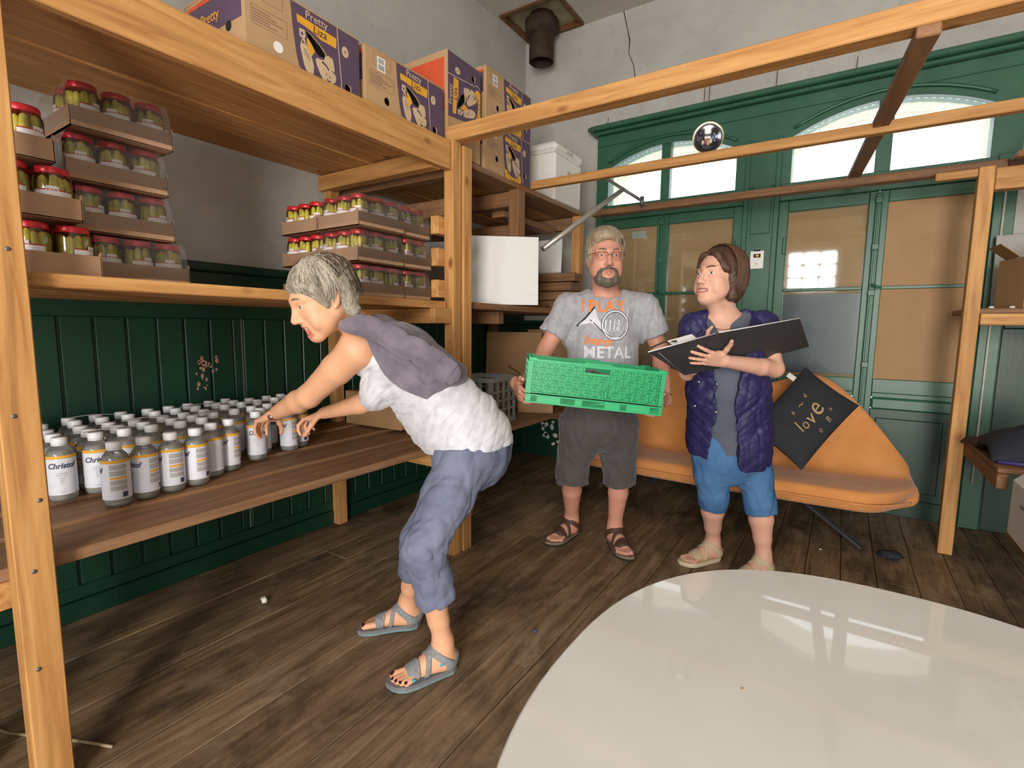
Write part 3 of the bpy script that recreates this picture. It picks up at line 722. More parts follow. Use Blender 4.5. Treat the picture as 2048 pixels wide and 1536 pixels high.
# grey lattice crate
M_greyplast = plain('grey_plastic', rgb(150, 152, 152), 0.5)
gc = empty('plastic_crate', (-1.99, 2.72, .6115), .05); tag(gc, 'light grey plastic crate half hidden behind the bending woman', 'crate')
fr = MB()
for x in (-.15, .15):
    fr.box(x - .006, x + .006, -.15, .15, 0, .03); fr.box(x - .008, x + .008, -.155, .155, .28, .31, .003)
    for k in range(5): fr.box(x - .004, x + .004, -.15 + .07 * k, -.135 + .07 * k, .03, .28)
    for z in (.09, .15, .21): fr.box(x - .004, x + .004, -.15, .15, z, z + .012)
for y in (-.15, .15):
    fr.box(-.15, .15, y - .006, y + .006, 0, .03); fr.box(-.155, .155, y - .008, y + .008, .28, .31, .003)
    for k in range(5): fr.box(-.15 + .07 * k, -.135 + .07 * k, y - .004, y + .004, .03, .28)
    for z in (.09, .15, .21): fr.box(-.15, .15, y - .004, y + .004, z, z + .012)
fr.build('lattice', M_greyplast, gc); MB().box(-.145, .145, -.145, .145, .004, .012).build('crate_floor', M_greyplast, gc)

def slab(name, c, size, rot, mat, label, cat, bev=.002):
    o = MB().box(-size[0] / 2, size[0] / 2, -size[1] / 2, size[1] / 2, 0, size[2], bev).build(name, mat, loc=c, rot=rot); tag(o, label, cat); return o
slab('cardboard_sheet', (-2.16, 3.33, .611), (.44, .008, .60), (math.radians(-7), 0, math.radians(28)), M_card2, 'tall brown cardboard sheet leaning under the middle shelf', 'cardboard')
slab('cardboard_sheet', (-2.02, 3.60, .611), (.36, .008, .62), (math.radians(-5), 0, math.radians(10)), M_card2, 'second cardboard sheet behind the man, darker and set further back', 'cardboard')
bx = empty('open_carton', (-1.93, 3.30, .611), .5); tag(bx, 'small open carton with raised flaps behind the green crate', 'carton')
mb = MB(); mb.box(-.13, .13, -.11, .11, 0, .004); mb.box(-.13, .13, -.11, -.106, 0, .28); mb.box(-.13, .13, .106, .11, 0, .28); mb.box(-.13, -.126, -.106, .106, 0, .28); mb.box(.126, .13, -.106, .106, 0, .28)
mb.build('carton_walls', M_card, bx)
mb = MB(); mb.beam((-.13, 0, .28), (-.22, 0, .34), .21, .004, 0); mb.beam((.13, 0, .28), (.22, 0, .33), .21, .004, 0); mb.build('flaps', M_card, bx)
# white panel on the middle tier, and long offcuts stacked behind it
pw = Vector((-1.815, 2.56, 1.383))
slab('laminate_board', pw, (.56, .012, .415), (math.radians(-4), 0, math.radians(38)), plain('white_laminate', rgb(228, 228, 226), .35, var=.02), 'white laminate panel leaning on the middle tier behind the post', 'panel', .001)
for i, (z, d, l, m) in enumerate(((1.383, .10, .80, M_oy), (1.452, .085, .86, M_ox), (1.520, .10, .82, M_ox), (1.592, .08, .84, M_ox))):
    o = MB().box(-l / 2, l / 2, -d, d, 0, .062, .004).build('wood_offcut', M_ox, loc=(-2.12, 3.46 + .01 * i, z), rot=(0, 0, .03 * (i - 1)))
    tag(o, ['dark timber offcut at the bottom of the pile on the middle tier', 'dark timber offcut second from the bottom of the pile', 'dark timber offcut with a pale strip above it in the pile', 'topmost dark timber offcut of the pile on the middle tier'][i], 'timber')
slab('pale_board', (-2.16, 3.53, 1.656), (.60, .14, .012), (0, 0, 0), M_plaster, 'thin pale strip lying on the dark timber pile', 'board')
slab('white_sheet', (-2.16, 3.55, 1.669), (.58, .01, .26), (math.radians(-3), 0, 0), M_white, 'white card sheet standing on the timber pile under the top deck', 'cardboard')
slab('pale_board', (-2.28, 2.55, 1.383), (.40, .01, .42), (math.radians(-6), 0, math.radians(20)), M_plaster, 'grey-white board behind the white panel on the middle tier', 'board')

# chrome stand leaning over the shelf
st = empty('metal_stand', (-1.25, 3.64, 2.14)); tag(st, 'long chrome tube stand with a cross bar leaning from the shelf to the window', 'stand')
A = cpos(1086, 498, 3.30); B = cpos(1247, 378, 3.62); Bv = st.location
MB().tube([A - Bv, A.lerp(B, .5) - Bv, B - Bv], [.019, .019, .015], 16).build('tube', plain('satin_aluminium', rgb(186, 180, 172), .38, .55, var=.06), st)
C1, C2 = cpos(1214, 358, 3.64), cpos(1284, 402, 3.60)
MB().tube([C1 - Bv, C2 - Bv], .011, 12).build('cross_bar', plain('grey_bar', rgb(120, 116, 110), .5, .2), st)
MB().tube([C2 - Bv + Vector((0, 0, .03)), C2 - Bv - Vector((0, 0, .035))], .014, 12).build('end_clip', M_dsteel, st)

# decorative plate on the slim beam
pl = empty('decorative_plate', (-.672, 2.895, 2.176)); tag(pl, 'black decorative plate with small painted figures standing on the slim beam', 'plate')
Mx = Matrix.Translation((0, .01, .077)) @ Matrix.Rotation(math.radians(14), 4, 'Z') @ Matrix.Rotation(math.radians(98), 4, 'X')
M_plate = plain('black_glaze', rgb(30, 26, 34), 0.12, var=0.1, Coat_Weight=0.5)
MB().lathe([(.001, -.004), (.045, -.004), (.074, .006), (.077, .010), (.074, .0105), (.045, .001), (.001, .0)], 40, Mx).build('dish', M_plate, pl)
MB().lathe([(.0755, .0105), (.0772, .0112), (.0778, .0098)], 40, Mx, cap=False).build('gilt_rim', plain('gilt', rgb(190, 160, 90), .3, .8), pl)
fig = MB()
for i, (x, z, s, c) in enumerate(((-.025, -.02, .009, 0), (-.012, -.018, .011, 1), (.002, -.022, .012, 2), (.014, -.015, .011, 0), (.030, .006, .010, 3), (-.006, -.002, .006, 4), (.03, .018, .004, 4), (.012, -.001, .004, 4), (-.014, -.006, .004, 4), (.033, -.01, .011, 3))):
    fig.mi = c; fig.lathe([(s, 0), (s * .8, .0006)], 9, Mx @ Matrix.Translation((x, z, .0012)) @ Matrix.Diagonal((.7, 1.25, 1, 1)), False)
fig.build('painted_scene', [plain('paint_white', rgb(200, 190, 180)), plain('paint_rose', rgb(140, 70, 80)), plain('paint_sand', rgb(180, 150, 110)), plain('paint_blue', rgb(70, 90, 130)), plain('paint_skin', rgb(210, 170, 140))], pl)

# card pinned to the pilaster
nc = empty('notice_card', (-.575, YW - .044, 1.76)); tag(nc, 'small white notice card clipped to the green pilaster', 'card')
MB().box(-.045, .045, 0, .0012, -.062, .066).build('paper', M_white, nc); MB().box(-.024, .024, -.0004, 0, .018, .045).build('picture', M_dark, nc)
MB().box(-.01, .012, -.0008, -.0004, .024, .040).build('picture_highlight', M_yellow, nc); MB().box(-.008, .008, -.0004, 0, -.03, -.026).build('print', M_blackprint, nc)
MB().box(-.022, .022, -.006, .004, .064, .074, .002).build('clip', M_dark, nc)

# ---------------------------------------------------------------- banana cartons
def holed_panel(outer, holes, th, M):
    bm = bmesh.new(); es = []
    for loop in [outer] + holes:
        vs = [bm.verts.new((x, y, 0)) for x, y in loop]
        es += [bm.edges.new((vs[i], vs[(i + 1) % len(vs)])) for i in range(len(vs))]
    bmesh.ops.triangle_fill(bm, use_beauty=True, use_dissolve=False, edges=es)
    bm.normal_update()
    for f in bm.faces:
        if f.normal.z < 0: f.normal_flip()
    if th:
        r = bmesh.ops.extrude_face_region(bm, geom=list(bm.faces)); 
        bmesh.ops.translate(bm, vec=(0, 0, -th), verts=[e for e in r['geom'] if isinstance(e, bmesh.types.BMVert)])
        bmesh.ops.recalc_face_normals(bm, faces=bm.faces)
    bm.transform(M); me = bpy.data.meshes.new('p'); bm.to_mesh(me); bm.free(); return me
def circ(cx, cy, r, n=16, e=1.0): return [(cx + r * math.cos(2 * math.pi * i / n), cy + r * e * math.sin(2 * math.pi * i / n)) for i in range(n)]
BW, BD, BH = .485, .39, .272
HAND = [(.232, .200), (.262, .190), (.302, .168), (.322, .150), (.320, .134), (.300, .129), (.285, .130), (.268, .146), (.240, .178)]
V1, V2 = circ(.118, .085, .0175), circ(.425, .062, .0165)
def banana_box(label, M, plug=False, barcode=True, side='tan', lidprint=False):
    B = empty('fruit_carton'); B.matrix_world = M; tag(B, label, 'carton', 'printed fruit cartons on the top tier')
    F = Matrix(((1, 0, 0, 0), (0, 0, -1, 0), (0, 1, 0, 0), (0, 0, 0, 1)))      # xy -> xz, facing -y
    sh = lambda pts: pts
    obj('front_panel', holed_panel([(0, 0), (BW, 0), (BW, BH), (0, BH)], [HAND, V1, V2], .006, F), M_card, B)
    body = MB(); body.box(0, .006, .006, BD, 0, BH); body.box(BW - .006, BW, .006, BD, 0, BH); body.box(0, BW, BD - .006, BD, 0, BH); body.box(0, BW, .006, BD, 0, .006)
    body.build('carton_walls', M_card, B); 
    lid = MB(); lid.box(-.002, BW + .002, -.0015, BD + .002, BH, BH + .005); lid.build('lid', M_card, B)
    if lidprint: MB().box(.20, BW - .03, .02, BD - .03, BH + .005, BH + .0058).build('lid_print', M_orange, B)
    inn = MB(); inn.box(.012, BW - .012, .03, .034, .01, BH - .01); inn.build('dark_backing', M_dark, B)  # near-black sheet right behind the hand and vent holes, darkens them
    L = lambda d: F @ Matrix.Translation((0, 0, d))
    obj('purple_field', holed_panel([(.172, BH - .001), (.178, .19), (.19, .10), (.20, .06), (.212, .045), (.196, .03), (.186, .018), (.20, .001), (BW - .001, .001), (BW - .001, BH - .001)], [HAND, V2], 0, L(.0006)), M_purple, B)
    pr = MB()
    def poly(pts, d, mi): 
        pr.mi = mi; pr.prism(pts if sum((pts[i][0] * pts[(i + 1) % len(pts)][1] - pts[(i + 1) % len(pts)][0] * pts[i][1]) for i in range(len(pts))) > 0 else pts[::-1], d, d + .0003, F)
    # yellow name band, bottom banner, outline of the shield
    poly([(.196, .236), (.372, .228), (.370, .190), (.328, .191), (.30, .190), (.262, .2025), (.225, .208), (.198, .210)], .001, 0)
    poly([(.203, .052), (.216, .050), (.255, .026), (.30, .020), (.335, .030), (.356, .052), (.372, .046), (.382, .022), (.37, .002), (.21, .002), (.197, .018)], .001, 0)
    poly([(.262, .150), (.270, .135), (.254, .112), (.240, .132), (.236, .165), (.240, .172)], .001, 0)
    line = [(.376, .271), (.381, .19), (.388, .11), (.392, .066), (.388, .060), (.400, .040), (.398, .018), (.388, .001)]
    for a, b in zip(line[:-1], line[1:]):
        pr.mi = 1; ax, ay = a; bx_, by = b; poly([(ax - .0018, ay), (ax + .0018, ay), (bx_ + .0018, by), (bx_ - .0018, by)], .0011, 1)
    # woman's face, hand and flower on the print
    facep = [(.330, .148), (.352, .143), (.358, .118), (.359, .094), (.366, .078), (.362, .062), (.345, .046), (.326, .034), (.316, .036), (.304, .05), (.290, .070), (.277, .092), (.272, .110), (.279, .119), (.300, .120), (.312, .124), (.316, .138)]
    poly(facep, .0009, 1)
    poly([(.214, .158), (.226, .166), (.232, .150), (.246, .128), (.258, .104), (.264, .08), (.262, .056), (.252, .042), (.232, .052), (.222, .07), (.214, .10), (.207, .13)], .0009, 1)
    poly([(.205, .192), (.228, .194), (.232, .172), (.224, .160), (.206, .165)], .0009, 1)
    for p in ([(.214, .158), (.226, .150), (.232, .142), (.222, .148), (.216, .14)], [(.216, .184), (.224, .176), (.216, .170), (.21, .177)],
              [(.318, .062), (.330, .056), (.343, .058), (.334, .049), (.327, .048)],
              [(.300, .110), (.316, .104), (.331, .092), (.334, .098), (.318, .112), (.303, .118)], [(.344, .097), (.352, .099), (.360, .094), (.360, .089), (.351, .093)],
              [(.318, .080), (.3205, .080), (.3215, .071), (.319, .070)], [(.331, .070), (.342, .072), (.340, .0685), (.333, .067)],
              [(.231, .128), (.233, .128), (.238, .098), (.236, .097)], [(.240, .118), (.242, .118), (.247, .09), (.245, .09)], [(.224, .13), (.226, .13), (.228, .105), (.226, .105)]): poly(p, .0013, 2)
    poly(circ(.413, .196, .0165, 18, 1.25), .001, 1); poly(circ(.413, .196, .004, 8), .0013, 2)
    for k in range(8):
        a = k * math.pi / 4; poly([(.413 + .006 * math.cos(a), .196 + .007 * math.sin(a)), (.413 + .014 * math.cos(a - .12), .196 + .018 * math.sin(a - .12)), (.413 + .014 * math.cos(a + .12), .196 + .018 * math.sin(a + .12))], .0012, 1)
    # frames and faint text on the bare end
    for (x0, x1, y0, y1) in ((.02, .155, .125, .185), (.04, .14, .212, .262), (.03, .13, .01, .05)):
        for q in ((x0, x1, y0, y0 + .0015), (x0, x1, y1 - .0015, y1), (x0, x0 + .0015, y0, y1), (x1 - .0015, x1, y0, y1)): poly([(q[0], q[2]), (q[1], q[2]), (q[1], q[3]), (q[0], q[3])], .0006, 3)
    for k in range(5): poly([(.026, .171 - k * .009), (.09 + .05 * ((k * 7) % 3) / 2, .171 - k * .009), (.09 + .05 * ((k * 7) % 3) / 2, .175 - k * .009), (.026, .175 - k * .009)], .0006, 3)
    pr.build('print', [M_yellow, M_cream, M_purple, M_tanprint], B)
    tx = MB(); text_mb('Pretty', .040, F @ Matrix.Translation((.282, .252, .0012)), .0002, mb=tx); tx.build('lettering', M_cream, B)
    tx = MB(); text_mb('Liza', .040, F @ Matrix.Translation((.296, .2135, .0016)), .0002, mb=tx)
    for i, ch in enumerate('Ecuador'):
        a = (i - 3) / 3; text_mb(ch, .022, F @ Matrix.Translation((.290 + .062 * a, .012 + .018 * a * a, .0016)) @ Matrix.Rotation(.5 * a, 4, 'Z'), .0002, mb=tx)
    tx.build('lettering', M_blackprint, B)
    if barcode:
        bc = MB(); Fm = lambda x0, x1, y0, y1, d: [(x0, y0), (x1, y0), (x1, y1), (x0, y1)]
        bc.prism(Fm(.062, .108, .195, .252, 0), .0008, .0012, F); bc.mi = 1
        for k in range(9): bc.prism(Fm(.068 + k * .004, .0695 + k * .004 + .001 * (k % 2), .20, .221, 0), .0012, .0014, F)
        for k in range(4): bc.prism(Fm(.069, .100, .228 + k * .005, .2305 + k * .005, 0), .0012, .0014, F)
        bc.build('barcode_sticker', [M_white, M_blackprint], B)
    if plug: MB().lathe([(.019, 0), (.0185, .001)], 20, F @ Matrix.Translation((.118, .085, .001)), False).build('sticker', M_white, B)
    # near end wall print (the -x side)
    sp = MB(); sp.box(-.0012, -.0004, .02, BD - .02, .14 if side == 'tan' else .02, BH - .012)
    sp.build('end_print', M_purple if side == 'tan' else M_orange, B)
    if side == 'tan':
        sp = MB(); sp.box(-.0016, -.0012, .02, BD - .02, BH - .026, BH - .012); sp.build('end_stripe', M_orange, B)
        tx = MB(); text_mb('Pretty', .05, plane_M((-.0018, .22, .19), (0, -1, 0), (0, 0, 1)), .0002, mb=tx); tx.build('lettering', M_yellow, B)
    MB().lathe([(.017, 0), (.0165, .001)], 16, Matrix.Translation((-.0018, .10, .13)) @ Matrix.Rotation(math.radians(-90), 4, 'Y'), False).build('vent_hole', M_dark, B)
    return B
def shelf_M(y, z, x=-1.755, rz=0.0, upright=False):
    """front face on the plane x, local +x running along +y"""
    m = Matrix.Translation((x, y, z)) @ Matrix.Rotation(math.radians(90) + rz, 4, 'Z')
    if upright: m = m @ Matrix.Translation((BH, 0, 0)) @ Matrix.Rotation(math.radians(-90), 4, 'Y')
    return m
banana_box('purple fruit carton with a white dot sticker nearest the near post', shelf_M(1.030, 2.144, -1.757, .01), plug=True, barcode=False)
banana_box('purple fruit carton with a barcode sticker between the dotted one and the upended one', shelf_M(1.545, 2.144, -1.757, -.01))
up = banana_box('purple fruit carton stood on its end, print turned sideways', shelf_M(2.075, 2.14, -1.757, 0, True), side='orange', barcode=False, lidprint=True)
banana_box('purple fruit carton at the bottom of the stacked pair beside the foam box', shelf_M(2.395, 2.132, -1.757, 0))
banana_box('purple fruit carton on top of the stacked pair', shelf_M(2.402, 2.132 + BH + .008, -1.757, .012))

pb = empty('foam_box', (-1.965, 3.42, 2.132)); tag(pb, 'white polystyrene box with lid at the end of the top deck', 'box')
MB().box(-.21, .21, -.21, .21, 0, .33, .014).build('foam_body', M_foam, pb); MB().box(-.218, .218, -.218, .218, .333, .40, .022).build('foam_lid', M_foam, pb)
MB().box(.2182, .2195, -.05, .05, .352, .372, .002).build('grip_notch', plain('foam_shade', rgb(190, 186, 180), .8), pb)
MB().box(.2105, .2112, -.02, .03, .2, .24).build('faint_print', M_cream, pb)
# ================================================================ FURNITURE AND LOOSE THINGS
def apply_mods(o):
    dg = bpy.context.evaluated_depsgraph_get(); dg.update()
    me = bpy.data.meshes.new_from_object(o.evaluated_get(dg)); o.modifiers.clear(); o.data = me
    me.polygons.foreach_set('use_smooth', [True] * len(me.polygons)); return o
def smooth01(t): t = max(0, min(1, t)); return t * t * (3 - 2 * t)

# white oval table close to the camera
tb = empty('white_table', (.12, .68, 0)); tag(tb, 'glossy white oval table top with rounded rim in the foreground', 'table')
N = 96; outl = []
for i in range(N):
    a = 2 * math.pi * i / N; ca, sa = math.cos(a), math.sin(a); n = 2 / 2.35
    outl.append((.457 * math.copysign(abs(ca) ** n, ca), .523 * math.copysign(abs(sa) ** n, sa)))
tm = MB(); rings = [(.0, .735, .985), (0, .7355, .995), (0, .739, 1.0), (0, .741, .9985), (0, .7425, .994), (0, .743, .985)]
rings = [(.712, .94), (.713, .985), (.718, .998), (.727, 1.0), (.736, .9985), (.7395, .995), (.741, .988)]
vs = [(x * s, y * s, z) for z, s in rings for x, y in outl]
fs = [(k * N + i, k * N + (i + 1) % N, (k + 1) * N + (i + 1) % N, (k + 1) * N + i) for k in range(len(rings) - 1) for i in range(N)]
tm.add(vs, fs, True); tm.add([], []); tm.f.append(tuple((len(rings) - 1) * N + i for i in range(N))); tm.m.append(0); tm.s.append(False)
tm.f.append(tuple(range(N))[::-1]); tm.m.append(0); tm.s.append(False)
def mat_table():
    t = NT('white_gloss_laminate'); n = t.noise(t.coords((1, 1, 1)), 4, 4); n2 = t.noise(t.coords((1, 1, 1)), 90, 3)
    c = t.ramp(n, [(0.3, rgb(216, 213, 208)), (0.7, rgb(226, 224, 220))])
    t.bsdf(c, t.ramp(n, [(0.3, (.012,) * 3 + (1,)), (.7, (.03,) * 3 + (1,))]), 0, .5, t.bump(n, .02, .002)); return t.m
tm.build('table_top', mat_table(), tb)
for sx, sy in ((1, 1), (1, -1), (-1, 1), (-1, -1)):
    MB().tube([(sx * .20, sy * .24, .712), (sx * .30, sy * .36, 0.0)], .018, 14).build('leg', M_steel, tb)
MB().box(-.24, .24, -.28, .28, .690, .7125, .004).build('under_frame', M_dsteel, tb)
MB().lathe([(.0025, 0), (.002, .0003), (.001, .0004)], 8, Matrix.Translation((-0.204, 0.059, .7411)) @ Matrix.Diagonal((1, 2, 1, 1))).build('chip_mark', M_cream, tb)

# orange wing sofa
M_sofa = NT('orange_fabric'); 
_n = M_sofa.noise(M_sofa.coords((1, 1, 1)), 220, 3); _n2 = M_sofa.noise(M_sofa.coords((1, 1, 1)), 5, 4)
_c = M_sofa.ramp(_n2, [(.3, rgb(204, 134, 72)), (.7, rgb(222, 154, 92))]); M_sofa.bsdf(_c, .85, 0, .25, M_sofa.bump(_n, .25, .002), Sheen_Weight=.25); M_sofa = M_sofa.m
sf = empty('wing_sofa', (-.65, 3.6, 0)); tag(sf, 'orange upholstered sofa with wing-shaped shell on steel legs', 'sofa')
def sofa_pt(u, v):
    a = abs(2 * u - 1); s = 1 if u > .5 else -1; x = 1.065 * (2 * u - 1)
    ztop = .84 + .13 * smooth01(a / .52) - .56 * max(0, (a - .5) / .5) ** 1.45
    yf = -.40 + .27 * max(0, (a - .72) / .28) ** 2.2; zf = .405 + .01 * a
    yb = .33 - .16 * max(0, (a - .5) / .5) ** 2
    ym = .10 - .04 * a
    if v < .55:
        t = v / .55; y = yf + (ym - yf) * t; z = zf - .05 * math.sin(t * math.pi * .5) * (1 - .5 * a ** 4)
        z -= .03 * (1 - t) ** 6
    else:
        t = (v - .55) / .45; z0 = zf - .05 * (1 - .5 * a ** 4); e = 1 - (1 - t) ** 1.5
        y = ym + (yb - ym) * (t ** .8 * .55 + .45 * t); z = z0 + (ztop - z0) * (t ** 1.25)
    return Vector((x, y, z))
so = grid_mesh(sofa_pt, 41, 25).build('shell', M_sofa, sf)
md = so.modifiers.new('s', 'SOLIDIFY'); md.thickness = .115; md.offset = -1; md.use_even_offset = False
md = so.modifiers.new('b', 'SUBSURF'); md.levels = 1; md.render_levels = 1
apply_mods(so)
sm = MB(); sm.tube([sofa_pt(.02 + .96 * i / 60, .0) + Vector((0, -.008, -.055)) for i in range(61)], .006, 6); sm.build('piping', M_sofa, sf)
for (a, b) in (((.38, .05, .26), (.83, -.19, .012)), ((-.38, .0, .26), (-.89, .07, .012)), ((.4, .12, .26), (.55, .34, .012)), ((-.4, .12, .26), (-.55, .34, .012))):
    MB().beam(a, b, .045, .016, .003).build('leg', M_dsteel, sf)
MB().box(-.42, .42, -.10, .18, .235, .262, .004).build('under_frame', M_dsteel, sf)

# black cushion
p_top, p_right, p_bot = cpos(1606, 740, 3.14), cpos(1722, 806, 3.02), cpos(1608, 934, 2.90)
ct = (p_top + p_bot) / 2; CM = plane_M(ct, p_right - p_bot, p_top - p_right); ew, eh = (p_right - p_bot).length, (p_top - p_right).length
cu = empty('scatter_cushion', ct); tag(cu, 'black cushion with gold hand lettering leaning on the orange sofa', 'cushion')
CL = Matrix.Translation(-ct) @ CM
def cush(u, v, s):
    X, Y = 2 * u - 1, 2 * v - 1; b = max(0, (1 - abs(X) ** 3.2)) * max(0, (1 - abs(Y) ** 3.2))
    pin = 1 - .05 * (1 - X * X) * abs(Y) ** 3; pin2 = 1 - .05 * (1 - Y * Y) * abs(X) ** 3
    return CL @ Vector((X * ew / 2 * pin2, Y * eh / 2 * pin, s * (.006 + .055 * b ** .6) + .004 * math.sin(9 * X + 4 * Y) * b))
cm = MB()
for s in (1, -1):
    g = grid_mesh(lambda u, v: cush(u, v, s), 25, 25); cm.add(g.v, g.f if s > 0 else [f[::-1] for f in g.f], True)
M_cush = plain('charcoal_cotton', rgb(40, 42, 48), .85, var=.08, scale=300, bump=.2)
cm.build('cover', M_cush, cu)
M_gold = plain('gold_thread', rgb(188, 158, 112), .5, .2)
for (b, sz, x, y, r) in (('l', .10, -.145, -.02, 0), ('o', .085, -.105, -.03, 0), ('v', .11, -.05, -.03, 0), ('e', .15, .02, -.01, .1), ('*', .05, .075, -.085, 0), ('o', .045, -.07, -.11, .2), ('B', .045, .02, -.105, .1), ('~', .07, -.02, .06, 0), ('a', .04, -.09, .06, 0), ('d', .04, .05, .075, 0)):
    q = text_mb(b, sz, Matrix.Translation((x + .03, y, 0)) @ Matrix.Rotation(r, 4, 'Z'), .0004, shear=.2)
    vs = []
    for (X, Y, Z) in q.v:
        bb = max(0, (1 - abs(2 * X / ew) ** 3.2)) * max(0, (1 - abs(2 * Y / eh) ** 3.2)); vs.append(CL @ Vector((X, Y, .0075 + .055 * bb ** .6 + .004 * math.sin(9 * 2 * X / ew + 8 * Y / eh) * bb + Z)))
    tx = MB(); tx.add(vs, q.f, False); tx.build('letter', M_gold, cu)
MB().box(-.005, .03, eh / 2 - .01, eh / 2 + .045, -.002, 0, 0, CL @ Matrix.Translation((ew * .28, 0, 0))).build('care_label', M_white, cu)

# right-hand shelf goods
jk = grid_mesh(lambda u, v: Vector((.60 + .55 * u, 3.05 + .50 * v, .667 + .20 * (math.sin(math.pi * min(1, u * 1.3 + .05)) ** .7) * (math.sin(math.pi * v) ** .6) * (.8 + .2 * math.sin(7 * u + 5 * v)) + .012 * math.sin(23 * u + 9 * v))), 30, 26)
ja = empty('folded_jacket', (.62, 3.3, .667)); tag(ja, 'dark navy jacket heaped on the low right shelf beside the slim post', 'jacket')
M_navy = plain('navy_cloth', rgb(34, 38, 50), .85, var=.15, scale=60, bump=.3)
o = jk.build('cloth', M_navy, ja); o.location = -ja.location; md = o.modifiers.new('s', 'SOLIDIFY'); md.thickness = .006; apply_mods(o)
o = MB().tube([(.62, 3.04, .672), (.72, 3.02, .676), (.95, 3.03, .69), (1.14, 3.06, .69)], .008, 8).build('lining_edge', plain('violet_lining', rgb(70, 62, 130), .7), ja); o.location = -ja.location
o = MB().tube([(.57, 3.50, .672), (.585, 3.42, .70), (.60, 3.38, .70), (.64, 3.34, .69)], [.01, .022, .025, .02], 10).build('strap', plain('dark_red_leather', rgb(52, 30, 28), .6), ja); o.location = -ja.location
wbx = empty('foam_box', (.79, 2.64, .401)); tag(wbx, 'white foam box with a slotted grip on the low right shelf', 'box')
MB().box(-.165, .165, -.19, .19, 0, .28, .03).build('foam_body', M_foam, wbx)
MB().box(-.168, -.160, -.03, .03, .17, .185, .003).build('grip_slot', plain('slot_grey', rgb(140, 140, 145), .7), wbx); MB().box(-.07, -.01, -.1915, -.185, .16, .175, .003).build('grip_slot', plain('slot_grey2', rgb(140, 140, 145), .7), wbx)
cbx = empty('torn_carton', (.86, 3.86, 1.376), .3); tag(cbx, 'torn brown carton standing on the right-hand shelf', 'carton')
mb = MB(); mb.box(-.12, .12, -.12, -.116, 0, .30); mb.box(-.12, .12, .116, .12, 0, .24); mb.box(-.12, -.116, -.116, .116, 0, .27); mb.box(.116, .12, -.116, .116, 0, .27); mb.box(-.12, .12, -.12, .12, 0, .004); mb.build('carton_walls', M_card2, cbx)
mb = MB(); mb.beam((-.12, 0, .27), (-.20, .02, .34), .2, .004, 0); mb.build('flap', M_card2, cbx)
slab('pale_wrapper', (.80, 4.10, 1.376), (.16, .012, .44), (math.radians(-4), 0, .1), M_plaster, 'pale sheet standing behind the torn carton', 'sheet')
for i, (x, y) in enumerate(((.66, 3.72), (.74, 3.71))):
    o = MB().lathe([(.012, 0), (.012, .008), (.009, .011), (.001, .011)], 14).build('glass_bead', M_label, loc=(x, y, 1.3765)); tag(o, 'tiny pale knob lying on the front edge of the right-hand shelf', 'knob', 'knobs on the right shelf')
for i, (a, b, w) in enumerate((((.70, 3.95, 2.168), (1.05, 2.75, 2.215), .07), ((.80, 3.98, 2.166), (1.2, 2.75, 2.212), .06))):
    timber('timber_plank', a, b, w, .022, M_oy if i else wood('pale_plank', 1, rgb(150, 140, 120), rgb(196, 188, 168), rgb(214, 206, 190)), ['pale plank lying on the right-hand top deck', 'dark plank lying beside the pale plank on the top deck'][i], 'plank')
o = MB().tube([(.745, YW - .062, .3), (.745, YW - .062, 2.2)], .006, 8).build('conduit_pipe', M_chipw); tag(o, 'thin pale conduit running down the green casing', 'pipe')

# litter and cable on the floor
rl = random.Random(4)
def crumple(name, c, r, m, label, cat, fl=.6):
    mb = MB(); mb.ball((0, 0, 0), (r, r * .7, r * fl), 12, 8); mb.v = [tuple(Vector(p) * (1 + rl.uniform(-.3, .35))) for p in mb.v]
    zmin = min(p[2] for p in mb.v); o = mb.build(name, m, loc=(c[0], c[1], -zmin + .0005)); tag(o, label, cat); return o
crumple('paper_scrap', (-2.094, 1.192), .016, M_white, 'crumpled white paper scrap on the floorboards', 'litter', .8)
crumple('plastic_scrap', (-.974, 1.69), .008, plain('blue_scrap', rgb(50, 70, 150), .5), 'tiny blue plastic scrap on the floorboards', 'litter')
crumple('dark_rag', (.305, 3.37), .055, M_navy, 'small dark rag on the floor before the sofa leg', 'rag', .35)
crumple('paper_scrap', (-.02, 3.28), .006, M_white, 'white speck of paper on the floor near the sofa leg', 'litter')
o = MB().tube([(-1.72, .50, .004), (-1.90, .42, .004), (-2.04, .345, .004), (-2.2, .30, .004), (-2.45, .33, .004)], .0042, 8).build('cable', plain('pale_cable', rgb(170, 150, 120), .6)); tag(o, 'thin pale cable lying on the floor by the near post', 'cable')

